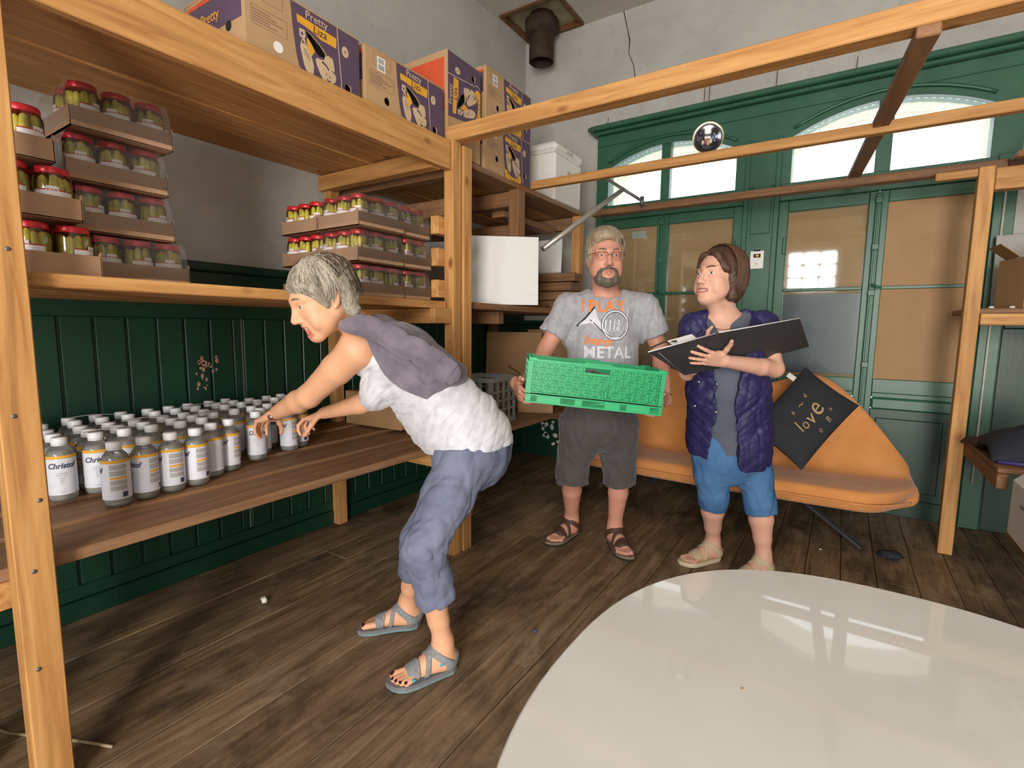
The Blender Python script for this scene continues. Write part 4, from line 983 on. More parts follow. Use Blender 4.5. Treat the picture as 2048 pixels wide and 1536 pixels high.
# green folding crate held by the man
fh = Vector((_f.x, _f.y, 0)).normalized(); rr_ = _r0.copy()
roll = math.radians(5.4); CX_ = rr_ * math.cos(roll) - Vector((0, 0, 1)) * math.sin(roll)
CR_O = cpos(1186, 818, 2.19)       # middle of the bottom front edge
CR = plane_M(CR_O, CX_, fh)        # local: x right, y away, z up
M_gplast = plain('green_plastic', rgb(44, 172, 112), 0.42, var=0.06)
gcr = empty('folding_crate'); gcr.matrix_world = CR; tag(gcr, 'bright green folding plastic crate held by the man', 'crate')
CWd, CD, CH = .298, .31, .192
def crate_panel(mb, W, H, handle, cols, org, xd, nd, zd):
    """lattice panel: outer face at org, x along xd, inward nd"""
    Mx = Matrix(((xd[0], nd[0], zd[0], org[0]), (xd[1], nd[1], zd[1], org[1]), (xd[2], nd[2], zd[2], org[2]), (0, 0, 0, 1)))
    def b(x0, x1, z0, z1, y0=0, y1=.0165, c=.0): mb.box(x0, x1, y0, y1, z0, z1, c, Mx)
    hx0, hx1, hz0, hz1 = (-.054, .054, H - .042, H - .016) if handle else (0, 0, 0, 0)
    sh = .0165
    if handle:
        b(-W, hx0, .042, H, sh, .0185); b(hx1, W, .042, H, sh, .0185); b(hx0, hx1, .042, hz0, sh, .0185); b(hx0, hx1, hz1, H, sh, .0185)
        for q in ((hx0 - .005, hx1 + .005, hz1, hz1 + .006), (hx0 - .005, hx1 + .005, hz0 - .006, hz0), (hx0 - .006, hx0, hz0, hz1), (hx1, hx1 + .006, hz0, hz1)): b(*q, -.002, .016, .001)
    else: b(-W, W, .042, H, sh, .0185)
    b(-W, W, H - .012, H, -.002, .012, .002); b(-.06, .06, H - .006, H + .006, -.002, .012, .002)
    for s in (-1, 1): b(s * W - (.0 if s < 0 else .036), s * W + (.036 if s < 0 else 0), H - .010, H + .005, -.003, .013, .002)
    b(-W, W, 0, .036, .003, .012); b(-W, W, 0, .007, -.003, .012, .001); b(-W, W, .032, .038, -.003, .012, .001)
    x = -W + .02; k = 0
    while x < W - .02:
        w = .03 + .035 * ((k * 5) % 3); b(x, min(x + w, W - .01), .007, .032, -.001 if k % 2 else .003, .01); b(x, x + .0025, .006, .033, -.0025, .01); x += w; k += 1
    rows = 5; z0 = .046; dz = (H - .014 - z0) / rows
    for r in range(rows + 1): b(-W, W, z0 + r * dz - .0018, z0 + r * dz + .0018, -.001, .0165)
    xs = [-W + .004, -W + .020] + [-W + .03 + (2 * W - .06) * i / cols for i in range(cols + 1)] + [W - .020, W - .004]
    for r in range(rows):
        for i, x in enumerate(xs):
            if handle and hx0 - .004 < x < hx1 + .004 and r == rows - 1: continue
            b(x - .001, x + .001, z0 + r * dz, z0 + (r + 1) * dz, .001, .0165)
        for i in range(cols):
            xa, xb = xs[2 + i], xs[3 + i]
            if handle and hx0 - .014 < (xa + xb) / 2 < hx1 + .014 and r == rows - 1: continue
            za, zb = (z0 + (r + 1) * dz, z0 + r * dz) if (i + r) % 2 == 0 else (z0 + r * dz, z0 + (r + 1) * dz)
            A, B = Mx @ Vector((xa, .0095, za)), Mx @ Vector((xb, .0095, zb)); mb.beam(A, B, .013, .0016, 0, up=Mx.to_3x3() @ Vector((0, 0, 1)))
    for s in (-1, 1): b(s * (W - .014) - .0025, s * (W - .014) + .0025, .04, H, -.002, .011)
for nm, W, hnd, cols, org, xd, nd in (('front_panel', CWd, True, 18, (0, 0, 0), (1, 0, 0), (0, 1, 0)), ('back_panel', CWd, True, 18, (0, CD, 0), (-1, 0, 0), (0, -1, 0)),
                                      ('side_panel', CD / 2, False, 10, (-CWd, CD / 2, 0), (0, -1, 0), (1, 0, 0)), ('side_panel', CD / 2, False, 10, (CWd, CD / 2, 0), (0, 1, 0), (-1, 0, 0))):
    mb = MB(); crate_panel(mb, W, CH, hnd, cols, org, xd, nd, (0, 0, 1)); mb.build(nm, M_gplast, gcr)
MB().box(-CWd + .002, CWd - .002, .002, CD - .002, .001, .005).build('crate_floor', M_gplast, gcr)
lt = MB()
for x in (.045, .16): lt.box(x - .005, x + .005, -.008, .004, .05, .085, .002)
lt.build('latch', M_gplast, gcr)
bg = empty('plastic_bag'); bg.matrix_world = CR @ Matrix.Translation((0, .155, .007)); tag(bg, 'clear plastic bag of brown goods inside the green crate', 'bag')
lm = MB()
for i in range(14): lm.ball((rl.uniform(-.2, .2), rl.uniform(-.09, .09), .035 + .05 * rl.random()), (.04, .035, .032), 10, 7)
lm.build('goods', plain('brown_goods', rgb(150, 130, 104), .7, var=.3), bg)
grid_mesh(lambda u, v: Vector(((u - .5) * .5, (v - .5) * .25, .02 + .125 * (math.sin(math.pi * u) ** .4) * (math.sin(math.pi * v) ** .4) + .008 * math.sin(31 * u + 11 * v) * math.sin(17 * v))), 40, 26).build('film', M_film, bg)

# black ring binder held open by the woman in the vest
bi = empty('ring_binder'); tag(bi, 'open black ring binder resting on the forearm of the woman in the vest', 'binder')
q = dict(TL=cpos(1293, 705, 2.02), TM=cpos(1434, 666, 2.10), TR=cpos(1602, 636, 2.16), BR=cpos(1620, 692, 2.36), BM=cpos(1500, 724, 2.31), BL=cpos(1366, 750, 2.23))
bi.location = q['BM']
M_bind = plain('black_binder_cover', rgb(52, 52, 54), .55, var=.06, scale=60, bump=.1); M_edge = plain('pale_board_edge', rgb(206, 206, 204), .6)
def sheet(mb, A, B, C, D, t0, t1):
    n = (B - A).cross(D - A).normalized(); vs = [p - bi.location + n * t for t in (t0, t1) for p in (A, B, C, D)]
    mb.add(vs, [(3, 2, 1, 0), (4, 5, 6, 7), (0, 1, 5, 4), (1, 2, 6, 5), (2, 3, 7, 6), (3, 0, 4, 7)], False)
def inset(A, B, C, D, e0, e1, e2, e3):
    """shrink a quad by fractions on AB, BC, CD, DA sides"""
    bl = lambda u, v: (A.lerp(B, u)).lerp(D.lerp(C, u), v); return bl(e3, e0), bl(1 - e1, e0), bl(1 - e1, 1 - e2), bl(e3, 1 - e2)
for nm, (A, B, C, D) in (('front_cover', (q['TL'], q['TM'], q['BM'], q['BL'])), ('back_cover', (q['TM'], q['TR'], q['BR'], q['BM']))):
    mb = MB(); A2, B2, C2, D2 = inset(A, B, C, D, 0, .02, 0, .02); sheet(mb, D2, C2, B2, A2, 0, .003); mb.build(nm, M_bind, bi)
    mb = MB(); mb.tube([A2 - bi.location, B2 - bi.location], .0026, 8); mb.build('edge_trim', M_edge, bi)
mb = MB(); sp0, sp1, sp2, sp3 = q['TL'].lerp(q['TM'], .965), q['TM'].lerp(q['TR'], .035), q['BM'].lerp(q['BR'], .035), q['BL'].lerp(q['BM'], .965); sheet(mb, sp3, sp2, sp1, sp0, .0005, .004); mb.build('spine', M_bind, bi)
mb = MB(); mb.tube([q['TL'].lerp(q['TM'], .12).lerp(q['BL'].lerp(q['BM'], .12), .08) - bi.location, q['BL'].lerp(q['BM'], .02) - bi.location], .003, 8); mb.build('edge_trim', M_edge, bi)
mb = MB(); A, B, C, D = inset(q['TL'], q['TM'], q['BM'], q['BL'], .06, .06, .04, .05); sheet(mb, A, B, C, D, .0045, .014); mb.build('paper_stack', M_white, bi)
mb = MB(); sheet(mb, *inset(q['TM'], q['TR'], q['BR'], q['BM'], .05, .05, .05, .05), .0045, .008); mb.build('paper_stack', M_white, bi)
nn = (q['TM'] - q['TL']).cross(q['BL'] - q['TL']).normalized()
mb = MB(); P0 = q['TL'].lerp(q['TM'], .45) - bi.location; 
mb.tube([P0 + nn * .016, P0 + nn * .03 + (q['TL'] - q['TM']).normalized() * .05, P0 + nn * .017 + (q['TL'] - q['TM']).normalized() * .12], .004, 8); mb.build('clip', M_rust, bi)
mb = MB(); sheet(mb, *[p + nn * .02 for p in inset(q['TL'], q['TM'], q['BM'], q['BL'], -.05, .30, .3, .35)], .0, .001); mb.build('loose_page', M_label, bi)
# ================================================================ PEOPLE: implicit bodies turned into one continuous skin
def nv(v): return np.array([float(v[0]), float(v[1]), float(v[2])])
class Sk:
    """list of blended solids; local frame T (rotation, origin, scale) can be set before adding"""
    def __init__(s): s.p = []; s.post = []; s.R = np.eye(3); s.o = np.zeros(3); s.sc = 1.0
    def frame(s, M=None, sc=1.0):
        if M is None: s.R = np.eye(3); s.o = np.zeros(3); s.sc = 1.0
        else: s.R = np.array([[M[i][j] for j in range(3)] for i in range(3)]); s.o = np.array([M[i][3] for i in range(3)]); s.sc = sc
        return s
    def w(s, p): return s.R @ (nv(p) * s.sc) + s.o
    def cone(s, a, b, ra, rb, k=.02, op='u', n=None, e=1.0, flat=False, inf=0.0):
        a = s.w(a); b = s.w(b); ra = ra * s.sc + inf; rb = rb * s.sc + inf; k *= s.sc
        if n is not None: n = s.R @ nv(n); n = n / np.linalg.norm(n)
        R = max(ra, rb) * max(1, e); lo = np.minimum(a, b) - R; hi = np.maximum(a, b) + R
        ba = b - a; L2 = float(ba @ ba) + 1e-12; L = math.sqrt(L2)
        def fn(X, Y, Z):
            px, py, pz = X - a[0], Y - a[1], Z - a[2]
            t = (px * ba[0] + py * ba[1] + pz * ba[2]) / L2; tu = t
            t = np.clip(t, 0, 1)
            wx, wy, wz = px - t * ba[0], py - t * ba[1], pz - t * ba[2]
            d2 = wx * wx + wy * wy + wz * wz
            if n is not None:
                wn = wx * n[0] + wy * n[1] + wz * n[2]; d2 = d2 + wn * wn * (1 / (e * e) - 1)
            d = np.sqrt(d2) - (ra + (rb - ra) * t)
            if flat: d = np.maximum(d, (tu - 1) * L)
            return d
        s.p.append((op, k, lo, hi, fn)); return s
    def ell(s, c, r, k=.02, op='u', rot=None, inf=0.0):
        c = s.w(c); r = np.array([x * s.sc + inf for x in (r if isinstance(r, (tuple, list)) else (r, r, r))]); k *= s.sc; R = s.R.copy()
        if rot is not None: R = R @ np.array(Euler(rot).to_matrix())
        m = float(r.max())
        def fn(X, Y, Z):
            px, py, pz = X - c[0], Y - c[1], Z - c[2]
            q = [(px * R[0, i] + py * R[1, i] + pz * R[2, i]) for i in range(3)]
            k0 = np.sqrt(sum((q[i] / r[i]) ** 2 for i in range(3))); k1 = np.sqrt(sum((q[i] / r[i] ** 2) ** 2 for i in range(3))) + 1e-9
            return k0 * (k0 - 1) / k1
        s.p.append((op, k, c - m, c + m, fn)); return s
    def field(s, lo, hi, h):
        ax = [np.arange(lo[i], hi[i] + h, h, dtype=np.float32) for i in range(3)]
        F = np.full([len(a) for a in ax], 0.3, np.float32)
        for op, k, plo, phi, fn in s.p:
            m = k + 3 * h; sl = []
            for i in range(3):
                i0 = max(0, int(math.floor((plo[i] - m - lo[i]) / h))); i1 = min(len(ax[i]), int(math.ceil((phi[i] + m - lo[i]) / h)) + 1); sl.append(slice(i0, i1))
            if any(q.stop <= q.start for q in sl): continue
            X = ax[0][sl[0]][:, None, None]; Y = ax[1][sl[1]][None, :, None]; Z = ax[2][sl[2]][None, None, :]
            d = fn(X, Y, Z).astype(np.float32); A = F[sl[0], sl[1], sl[2]]
            if op == 'u':
                hh = np.maximum(k - np.abs(A - d), 0) / max(k, 1e-6); F[sl[0], sl[1], sl[2]] = np.minimum(A, d) - hh * hh * k * .25
            else:
                hh = np.maximum(k - np.abs(A + d), 0) / max(k, 1e-6); F[sl[0], sl[1], sl[2]] = np.maximum(A, -d) + hh * hh * k * .25
        X = ax[0][:, None, None]; Y = ax[1][None, :, None]; Z = ax[2][None, None, :]
        for f in s.post: F = f(F, X, Y, Z)
        return F
    def bounds(s, pad=.015):
        u = [q for q in s.p if q[0] == 'u']; return np.min([q[2] for q in u], 0) - pad, np.max([q[3] for q in u], 0) + pad
def nets(F, lo, h):
    """surface nets"""
    I = F < 0; n = F.shape
    c = np.zeros((n[0] - 1, n[1] - 1, n[2] - 1), np.int8)
    for dx in (0, 1):
        for dy in (0, 1):
            for dz in (0, 1): c += I[dx:n[0] - 1 + dx, dy:n[1] - 1 + dy, dz:n[2] - 1 + dz]
    idx = np.argwhere((c > 0) & (c < 8))
    if len(idx) == 0: return np.zeros((0, 3)), np.zeros((0, 4), int)
    vid = np.full(c.shape, -1, np.int32); vid[idx[:, 0], idx[:, 1], idx[:, 2]] = np.arange(len(idx))
    acc = np.zeros((len(idx), 3)); cnt = np.zeros(len(idx))
    cor = [(x, y, z) for x in (0, 1) for y in (0, 1) for z in (0, 1)]
    V = {q: F[idx[:, 0] + q[0], idx[:, 1] + q[1], idx[:, 2] + q[2]] for q in cor}
    for a in cor:
        for i in range(3):
            if a[i] == 0:
                b = list(a); b[i] = 1; b = tuple(b); va, vb = V[a], V[b]; m = (va < 0) != (vb < 0)
                t = np.where(m, va / np.where(m, va - vb, 1), 0); pt = np.tile(np.array(a, float), (len(idx), 1)); pt[:, i] += t
                acc[m] += pt[m]; cnt[m] += 1
    vs = lo + h * (idx + acc / cnt[:, None])
    quads = []
    for i in range(3):
        j, k = (i + 1) % 3, (i + 2) % 3
        s0 = [slice(None)] * 3; s1 = [slice(None)] * 3; s0[i] = slice(0, n[i] - 1); s1[i] = slice(1, n[i])
        for q in (j, k): s0[q] = slice(1, n[q] - 1); s1[q] = slice(1, n[q] - 1)
        A = I[tuple(s0)]; B = I[tuple(s1)]
        for sgn, m in ((1, A & ~B), (-1, ~A & B)):
            e = np.argwhere(m)
            if len(e) == 0: continue
            e[:, j] += 1; e[:, k] += 1
            def g(dj, dk):
                q = e.copy(); q[:, j] -= dj; q[:, k] -= dk; return vid[q[:, 0], q[:, 1], q[:, 2]]
            Q = np.stack([g(1, 1), g(0, 1), g(0, 0), g(1, 0)], 1)
            quads.append(Q if sgn > 0 else Q[:, ::-1])
    return vs, np.concatenate(quads)
def np_mesh(name, vs, qs):
    me = bpy.data.meshes.new(name); me.vertices.add(len(vs)); me.vertices.foreach_set('co', np.ascontiguousarray(vs, np.float32).ravel())
    me.loops.add(len(qs) * 4); me.loops.foreach_set('vertex_index', np.ascontiguousarray(qs, np.int32).ravel())
    me.polygons.add(len(qs)); me.polygons.foreach_set('loop_start', np.arange(0, len(qs) * 4, 4, dtype=np.int32))
    me.polygons.foreach_set('use_smooth', np.ones(len(qs), bool)); me.update(calc_edges=True); return me
def skin_mesh(sk, name, h, fine=(), relax=1, paint=None):
    """coarse body grid plus finer boxes for face and hands, joined as one mesh"""
    lo, hi = sk.bounds(); parts = [(lo, hi, h)] + [(np.array(a), np.array(b), hh) for a, b, hh in fine]
    VS = []; QS = []; off = 0
    for i, (a, b, hh) in enumerate(parts):
        F = sk.field(a, b, hh); vs, qs = nets(F, a, hh)
        if i == 0:
            c = vs[qs].mean(1); keep = np.ones(len(qs), bool)
            for (fa, fb, fh_) in parts[1:]: keep &= ~np.all((c > fa + h * 1.2) & (c < fb - h * 1.2), 1)
            qs = qs[keep]
        VS.append(vs); QS.append(qs + off); off += len(vs)
    vs = np.concatenate(VS); qs = np.concatenate(QS)
    used = np.unique(qs); mp = np.full(len(vs), -1); mp[used] = np.arange(len(used)); vs = vs[used]; qs = mp[qs]
    me = np_mesh(name, vs, qs)
    if paint is not None:
        me.polygons.foreach_set('material_index', paint(vs[qs].mean(1)).astype(np.int32))
    return me
def folds(seed, amp, n=5, base=28.0, axis=None, sq=1.0, bias=None, ridge=1.0, wobs=1.3):
    """soft cloth creases as a wobble of the surface"""
    rg = np.random.RandomState(seed); W = []
    for i in range(n):
        d = rg.normal(size=3)
        if axis is not None: a = nv(axis); a = a / np.linalg.norm(a); d = d - sq * a * (d @ a)
        if bias is not None: a = nv(bias); d = d * .3 + a / np.linalg.norm(a) * 1.6 * np.sign(rg.rand() - .5)
        d = d / np.linalg.norm(d) * base * (0.6 + 1.1 * rg.rand()); W.append((d, rg.rand() * 6.28, rg.normal(size=3) * base * .45, rg.rand() * 6.28))
    def f(F, X, Y, Z):
        g = 0
        for d, ph, d2, ph2 in W:
            wob = np.sin(d2[0] * X + d2[1] * Y + d2[2] * Z + ph2) * wobs
            a = np.sin(d[0] * X + d[1] * Y + d[2] * Z + ph + wob); g = g + .55 * a + ridge * ((1 - np.abs(a)) ** 3 * 1.6 - .4)
        return F + (amp / math.sqrt(n)) * g
    return f
def half(p, nrm):
    p = nv(p); nrm = nv(nrm); nrm = nrm / np.linalg.norm(nrm)
    return lambda X, Y, Z: (X - p[0]) * nrm[0] + (Y - p[1]) * nrm[1] + (Z - p[2]) * nrm[2]
def cut(p, nrm):
    g = half(p, nrm); return lambda F, X, Y, Z: np.maximum(F, g(X, Y, Z))

def mat_skin(name, col, col2):
    t = NT(name); n = t.noise(t.coords((1, 1, 1)), 9, 5); n2 = t.noise(t.coords((1, 1, 1)), 160, 3)
    c = t.ramp(n, [(0.3, col), (0.7, col2)])
    t.bsdf(c, .5, 0, .4, t.bump(n2, .06, .001), Subsurface_Weight=.12, Subsurface_Scale=.01); t.m.node_tree.nodes
    return t.m
def mat_cloth(name, a, b, scale=350, rough=.85, sheen=.2, bump=.2, big=6):
    t = NT(name); n = t.noise(t.coords((1, 1, 1)), scale, 3); n2 = t.noise(t.coords((1, 1, 1)), big, 5)
    c = t.ramp(n2, [(.3, a), (.7, b)]); t.bsdf(c, rough, 0, .25, t.bump(n, bump, .002), Sheen_Weight=sheen); return t.m
def mat_hair(name, a, b):
    t = NT(name); n = t.noise(t.coords((1, 1, .16)), 210, 4); n0 = t.noise(t.coords((1, 1, .35)), 40, 3)
    c = t.mix(.5, t.ramp(n, [(.3, a), (.7, b)]), t.ramp(n0, [(.35, a), (.65, b)])); t.bsdf(c, .48, 0, .45, t.bump(n, .6, .004)); return t.m

# ---- anatomy in local frames (unit = metres for an average adult)
def add_head(s, mouth='closed', fem=True, cheek=1.0, lid=.0066):
    """origin between the eyes' level at head centre; x lateral, y forward, z up"""
    s.ell((0, -.018, .036), (.0735, .094, .080), .02)
    s.ell((0, .030, -.028), (.061, .062, .088), .035)
    jw = .047 if fem else .053
    for q in (-1, 1):
        s.cone((q * jw, .0, -.052), (q * .016, .066, -.100), .019, .015, .03)
        s.ell((q * .036, .058, -.032), (.022 * cheek, .020 * cheek, .022 * cheek), .022); s.ell((q * .040, .040, -.062), (.024, .024, .028), .03)
        s.cone((q * .010, .083, .022), (q * .046, .066, .021), .009, .008, .016)
        s.ell((q * .0315, .098, .001), (.0165, .018, .0125), .012, 's')
        s.ell((q * .0315, .0715, .001), (.0140, .0135, .0130), .005); s.ell((q * .0315, .089, .0004), (.0142, .0118, lid), .002, 's')
    s.ell((0, .073, -.102), (.021, .017, .016), .022)
    s.cone((0, .083, .016), (0, .1085, -.030), .0075, .0105, .012)
    s.ell((0, .108, -.034), (.0105, .0105, .0095), .008)
    for q in (-1, 1):
        s.ell((q * .0115, .098, -.037), (.0078, .0095, .0075), .007); s.ell((q * .0062, .1035, -.0455), (.0036, .0048, .0035), .003, 's')
    s.ell((0, .074, -.066), (.030, .023, .024), .02)
    if mouth == 'closed':
        s.cone((-.021, .087, -.065), (0, .0975, -.0615), .0042, .0052, .005); s.cone((.021, .087, -.065), (0, .0975, -.0615), .0042, .0052, .005)
        s.cone((-.018, .087, -.0725), (0, .0965, -.0745), .0042, .0062, .005); s.cone((.018, .087, -.0725), (0, .0965, -.0745), .0042, .0062, .005)
        s.cone((-.024, .092, -.0675), (0, .1025, -.068), .0012, .0014, .004, 's'); s.cone((.024, .092, -.0675), (0, .1025, -.068), .0012, .0014, .004, 's')
    else:
        o = 1.45 if mouth == 'open' else .24; w = .032 if mouth == 'open' else .033
        up = .013 if mouth == 'open' else .011
        for q in (-1, 1):
            yc = .0765
            s.cone((q * w, yc, -.062 + up), (0, .0945, -.0615), .003, .004, .005)
            s.cone((q * w, yc - .0005, -.065 + up), (0, .0905, -.0725 - .014 * o), .0032, .0048, .006)
            s.ell((q * (w + .014), .066, -.058), (.012, .012, .018), .012)
        s.ell((0, .099, -.0675 - .005 * o), (w * .9, .018, .0036 + .0078 * o), .004, 's', rot=(.15, 0, 0))
    for q in (-1, 1):
        s.ell((q * .074, -.012, -.008), (.0085, .018, .031), .006, rot=(.2, 0, q * .35)); s.ell((q * .0815, -.006, -.004), (.005, .010, .018), .004, 's', rot=(.2, 0, q * .35))
        s.ell((q * .072, -.004, -.034), (.006, .008, .009), .005)
def head_extras(parent, HM, sc, M, eye_col, gaze=(0, 0), brow=None, teeth=False, mouth='closed', lift=0.0):
    def loc(p): return HM @ (Vector(p) * sc)
    R3 = HM.to_3x3()
    for q in (-1, 1):
        e = MB(); c = Vector((q * .0315, .0712, .001)); e.ball((0, 0, 0), .0122 * sc, 18, 12)
        eye = e.build('eye', M['eyewhite'], parent, loc=loc(c))
        d = Vector((gaze[0] + q * .02, 1, gaze[1])).normalized(); rot = Vector((0, 0, 1)).rotation_difference(R3 @ d).to_matrix().to_4x4()
        ir = MB(); ir.lathe([(.0058, .0108), (.0056, .0114), (.0027, .0121), (.0026, .0122)], 18, Matrix.Scale(sc, 4) @ Matrix.Identity(4), cap=False); ir.v = [tuple(rot @ Vector(v)) for v in ir.v]
        ir.build('iris', eye_col, eye); pu = MB(); pu.lathe([(.0028, .0120), (.001, .0124)], 14, Matrix.Scale(sc, 4)); pu.v = [tuple(rot @ Vector(v)) for v in pu.v]; pu.build('pupil', M_dark, eye)
        if brow is not None:
            b = MB(); pts = [loc((q * x, y, z)) for x, y, z in ((.012, .0925 - lift * .9, .0225 + lift), (.024, .0895 - lift * .7, .0265 + lift * .8), (.037, .083 - lift * .3, .0275 + lift * .3), (.047, .0735, .0235))]
            b.tube(pts, [.0034 * sc, .0046 * sc, .004 * sc, .0014 * sc], 8, flat=.8); b.build('eyebrow', brow, parent)
    if teeth:
        t = MB(); n = 8; w = .024 if mouth == 'open' else .026
        for i in range(n):
            x = -w + 2 * w * (i + .5) / n; y = .0875 - 12.0 * x * x * 1.1
            t.box(-w / n * .96, w / n * .96, -.003, .003, -.0045, .004, .0012, HM @ Matrix.Scale(sc, 4) @ Matrix.Translation((x, y, -.0655)) @ Matrix.Rotation(-x * 18, 4, 'Z'))
        t.build('teeth', M['teeth'], parent)
        if mouth == 'open': MB().ball(loc((0, .066, -.073)), (.021 * sc, .016 * sc, .012 * sc)).build('mouth_inner', M['mouth'], parent)
def add_hand(s, curl=(.3, .3, .3, .3), spread=.06, thumb=((.45, .85, -.25), (.8, .45, -.35)), side=1, mid=1.0):
    """wrist at origin, +x fingers, +y*side thumb side, +z back of hand"""
    g = side; kn = [(.088, .031 * g, .002), (.094, .0105 * g, .004), (.090, -.0105 * g, .002), (.082, -.030 * g, -.002)]
    for q in kn: s.cone((0, q[1] * .45, 0), q, .0165, .0108, .014, n=(0, 0, 1), e=.85)
    s.ell((.040, .024 * g, -.009), (.030, .018, .014), .012); s.ell((.035, -.024 * g, -.008), (.032, .014, .013), .012)
    Ls = [(.040, .024, .020), (.045, .027, .021), (.041, .025, .020), (.032, .019, .018)]; rs = [.0088, .0090, .0085, .0076]; tips = []
    for i, q in enumerate(kn):
        p = Vector(q); a = curl[i] if not isinstance(curl[i], (tuple, list)) else 0; yaw = spread * (1.5 - i) * g
        cs = curl[i] if isinstance(curl[i], (tuple, list)) else (curl[i], curl[i] * 1.1 * mid, curl[i] * .8 * mid); ang = 0
        for j in range(3):
            ang += cs[j]; d = Vector((math.cos(ang) * math.cos(yaw), math.sin(yaw) * math.cos(ang), -math.sin(ang)))
            e = p + d * Ls[i][j]; s.cone(p, e, rs[i] * (1 - .09 * j), rs[i] * (1 - .09 * (j + 1)), .004); p = e
        tips.append(p)
    p = Vector((.022, .024 * g, -.006)); 
    for L, d, r0, r1 in ((.044, thumb[0], .0135, .0112), (.032, thumb[0], .0110, .0098), (.027, thumb[1], .0098, .0082)):
        v = Vector((d[0], d[1] * g, d[2])).normalized(); e = p + v * L; s.cone(p, e, r0, r1, .006); p = e
    tips.append(p); return tips
def add_foot(s, side=1, inf=0.0, toes=True, lift=.022):
    """heel on the origin, +x to the toes, +y*side = big-toe side"""
    z = lift; g = side
    s.ell((.032, 0, z + .032), (.038, .030, .034), .02, inf=inf); s.cone((.05, 0, z + .10), (.05, 0, z + .05), .033, .035, .03, inf=inf)
    s.cone((.055, 0, z + .062), (.165, .006 * g, z + .022), .034, .018, .03, n=(0, 1, 0), e=1.15, inf=inf)
    s.cone((.04, 0, z + .022), (.165, .0, z + .017), .026, .019, .02, n=(0, 1, 0), e=1.55, inf=inf)
    if toes:
        for i, (y, x, r) in enumerate(((.026, .238, .0125), (.005, .240, .0090), (-.0115, .232, .0085), (-.026, .220, .0082), (-.039, .204, .0080))):
            s.cone((.165, y * .85 * g, z + .016), (x - r, y * g, z + r * .95), r * 1.05, r, .008, inf=inf)
def foot_M(heel, toe):
    d = Vector((toe[0] - heel[0], toe[1] - heel[1], 0)).normalized(); y = Vector((-d.y, d.x, 0))
    return Matrix(((d.x, y.x, 0, heel[0]), (d.y, y.y, 0, heel[1]), (0, 0, 1, 0), (0, 0, 0, 1)))
def sandal(parent, FM, sc, side, m_sole, m_strap, m_edge, accents=None, pieces=((.062, .0, .115), (.178, .0, .03))):
    g = side; n = 30
    out = [(.0, 0), (.004, -.020), (.02, -.031), (.06, -.034), (.11, -.040), (.16, -.047), (.20, -.046), (.228, -.034), (.246, -.012), (.256, .012), (.252, .032), (.232, .044), (.19, .046), (.14, .036), (.09, .030), (.04, .031), (.012, .024)]
    poly = [(x, y * g) for x, y in out]
    if g < 0: poly = poly[::-1]
    so = empty('sandal', parent=parent)
    S_ = Matrix.Scale(sc, 4)
    def ringmesh(z0, z1, gr0, gr1, m, nm):
        mb = MB(); cx = .125
        def gp(gr): return [((x - cx) * gr + cx, y * gr) for x, y in poly]
        a, b = gp(gr0), gp(gr1); N = len(poly); vs = [(x, y, z0) for x, y in a] + [(x, y, z1) for x, y in b]
        fs = [tuple(range(N))[::-1], tuple(range(N, 2 * N))] + [(i, (i + 1) % N, N + (i + 1) % N, N + i) for i in range(N)]
        mb.add([FM @ (Vector(v) * sc) for v in vs], fs); return mb.build(nm, m, so)
    ringmesh(.0008, .012, .96, 1.0, m_sole, 'outsole'); ringmesh(.012, .024, 1.0, .99, m_edge, 'midsole')
    s = Sk(); s.frame(FM, sc); add_foot(s, side, .005, False)
    # straps are bands of the swollen foot shape
    bands = []
    for (x, z, tilt, wd) in ((.058, .075, -.9, .013), (.168, .03, .12, .020), (.118, .05, .2, .008)):
        o = FM @ (Vector((x, 0, z)) * sc); d = FM.to_3x3() @ Vector((math.cos(tilt), 0, math.sin(tilt))); bands.append((half(o, d), wd * sc))
    bandh = (half(FM @ (Vector((.012, 0, .055)) * sc), FM.to_3x3() @ Vector((.2, 0, 1))), .013 * sc, half(FM @ (Vector((.055, 0, 0)) * sc), FM.to_3x3() @ Vector((1, 0, 0))))
    top = half(FM @ (Vector((0, 0, .016)) * sc), (0, 0, -1))
    def post(F, X, Y, Z):
        B = None
        for f, w in bands:
            q = np.abs(f(X, Y, Z)) - w; B = q if B is None else np.minimum(B, q)
        q = np.maximum(np.abs(bandh[0](X, Y, Z)) - bandh[1], bandh[2](X, Y, Z)); B = np.minimum(B, q)
        return np.maximum(np.maximum(F, B), top(X, Y, Z))
    s.post.append(post); me = skin_mesh(s, 'straps', .0036); obj('straps', me, m_strap, so)
    if accents:
        for (x, y, z) in ((.172, -.044, .040), (.07, -.040, .062)):
            c = FM @ (Vector((x, y * g, z)) * sc); MB().ball(c, (.008, .008, .006), 10, 7).build('buckle', accents, so)
    return so
def limb(s, pts, rs, k=.03, n=None, e=1.0, inf=0.0):
    for i in range(len(pts) - 1): s.cone(pts[i], pts[i + 1], rs[i], rs[i + 1], k if i == 0 else min(k, .012), n=n, e=e, inf=inf)
def hair_strands(parent, HM, sc, gen, n, mats, seed=1, r=.0011):
    """many fine locks as one mesh; gen(rng) -> list of local points"""
    rg = random.Random(seed); mb = MB()
    for i in range(n):
        pts = gen(rg); mb.mi = rg.choice(range(len(mats)))
        if isinstance(pts, tuple): pts, mb.mi = pts
        k = len(pts)
        rr = [r * sc * (1 - .75 * (j / (k - 1)) ** 2) for j in range(k)]
        mb.tube([HM @ (Vector(p) * sc) for p in pts], rr, 4, cap=False)
    o = mb.build('hair_strands', mats, parent); o['kind'] = 'stuff'; return o
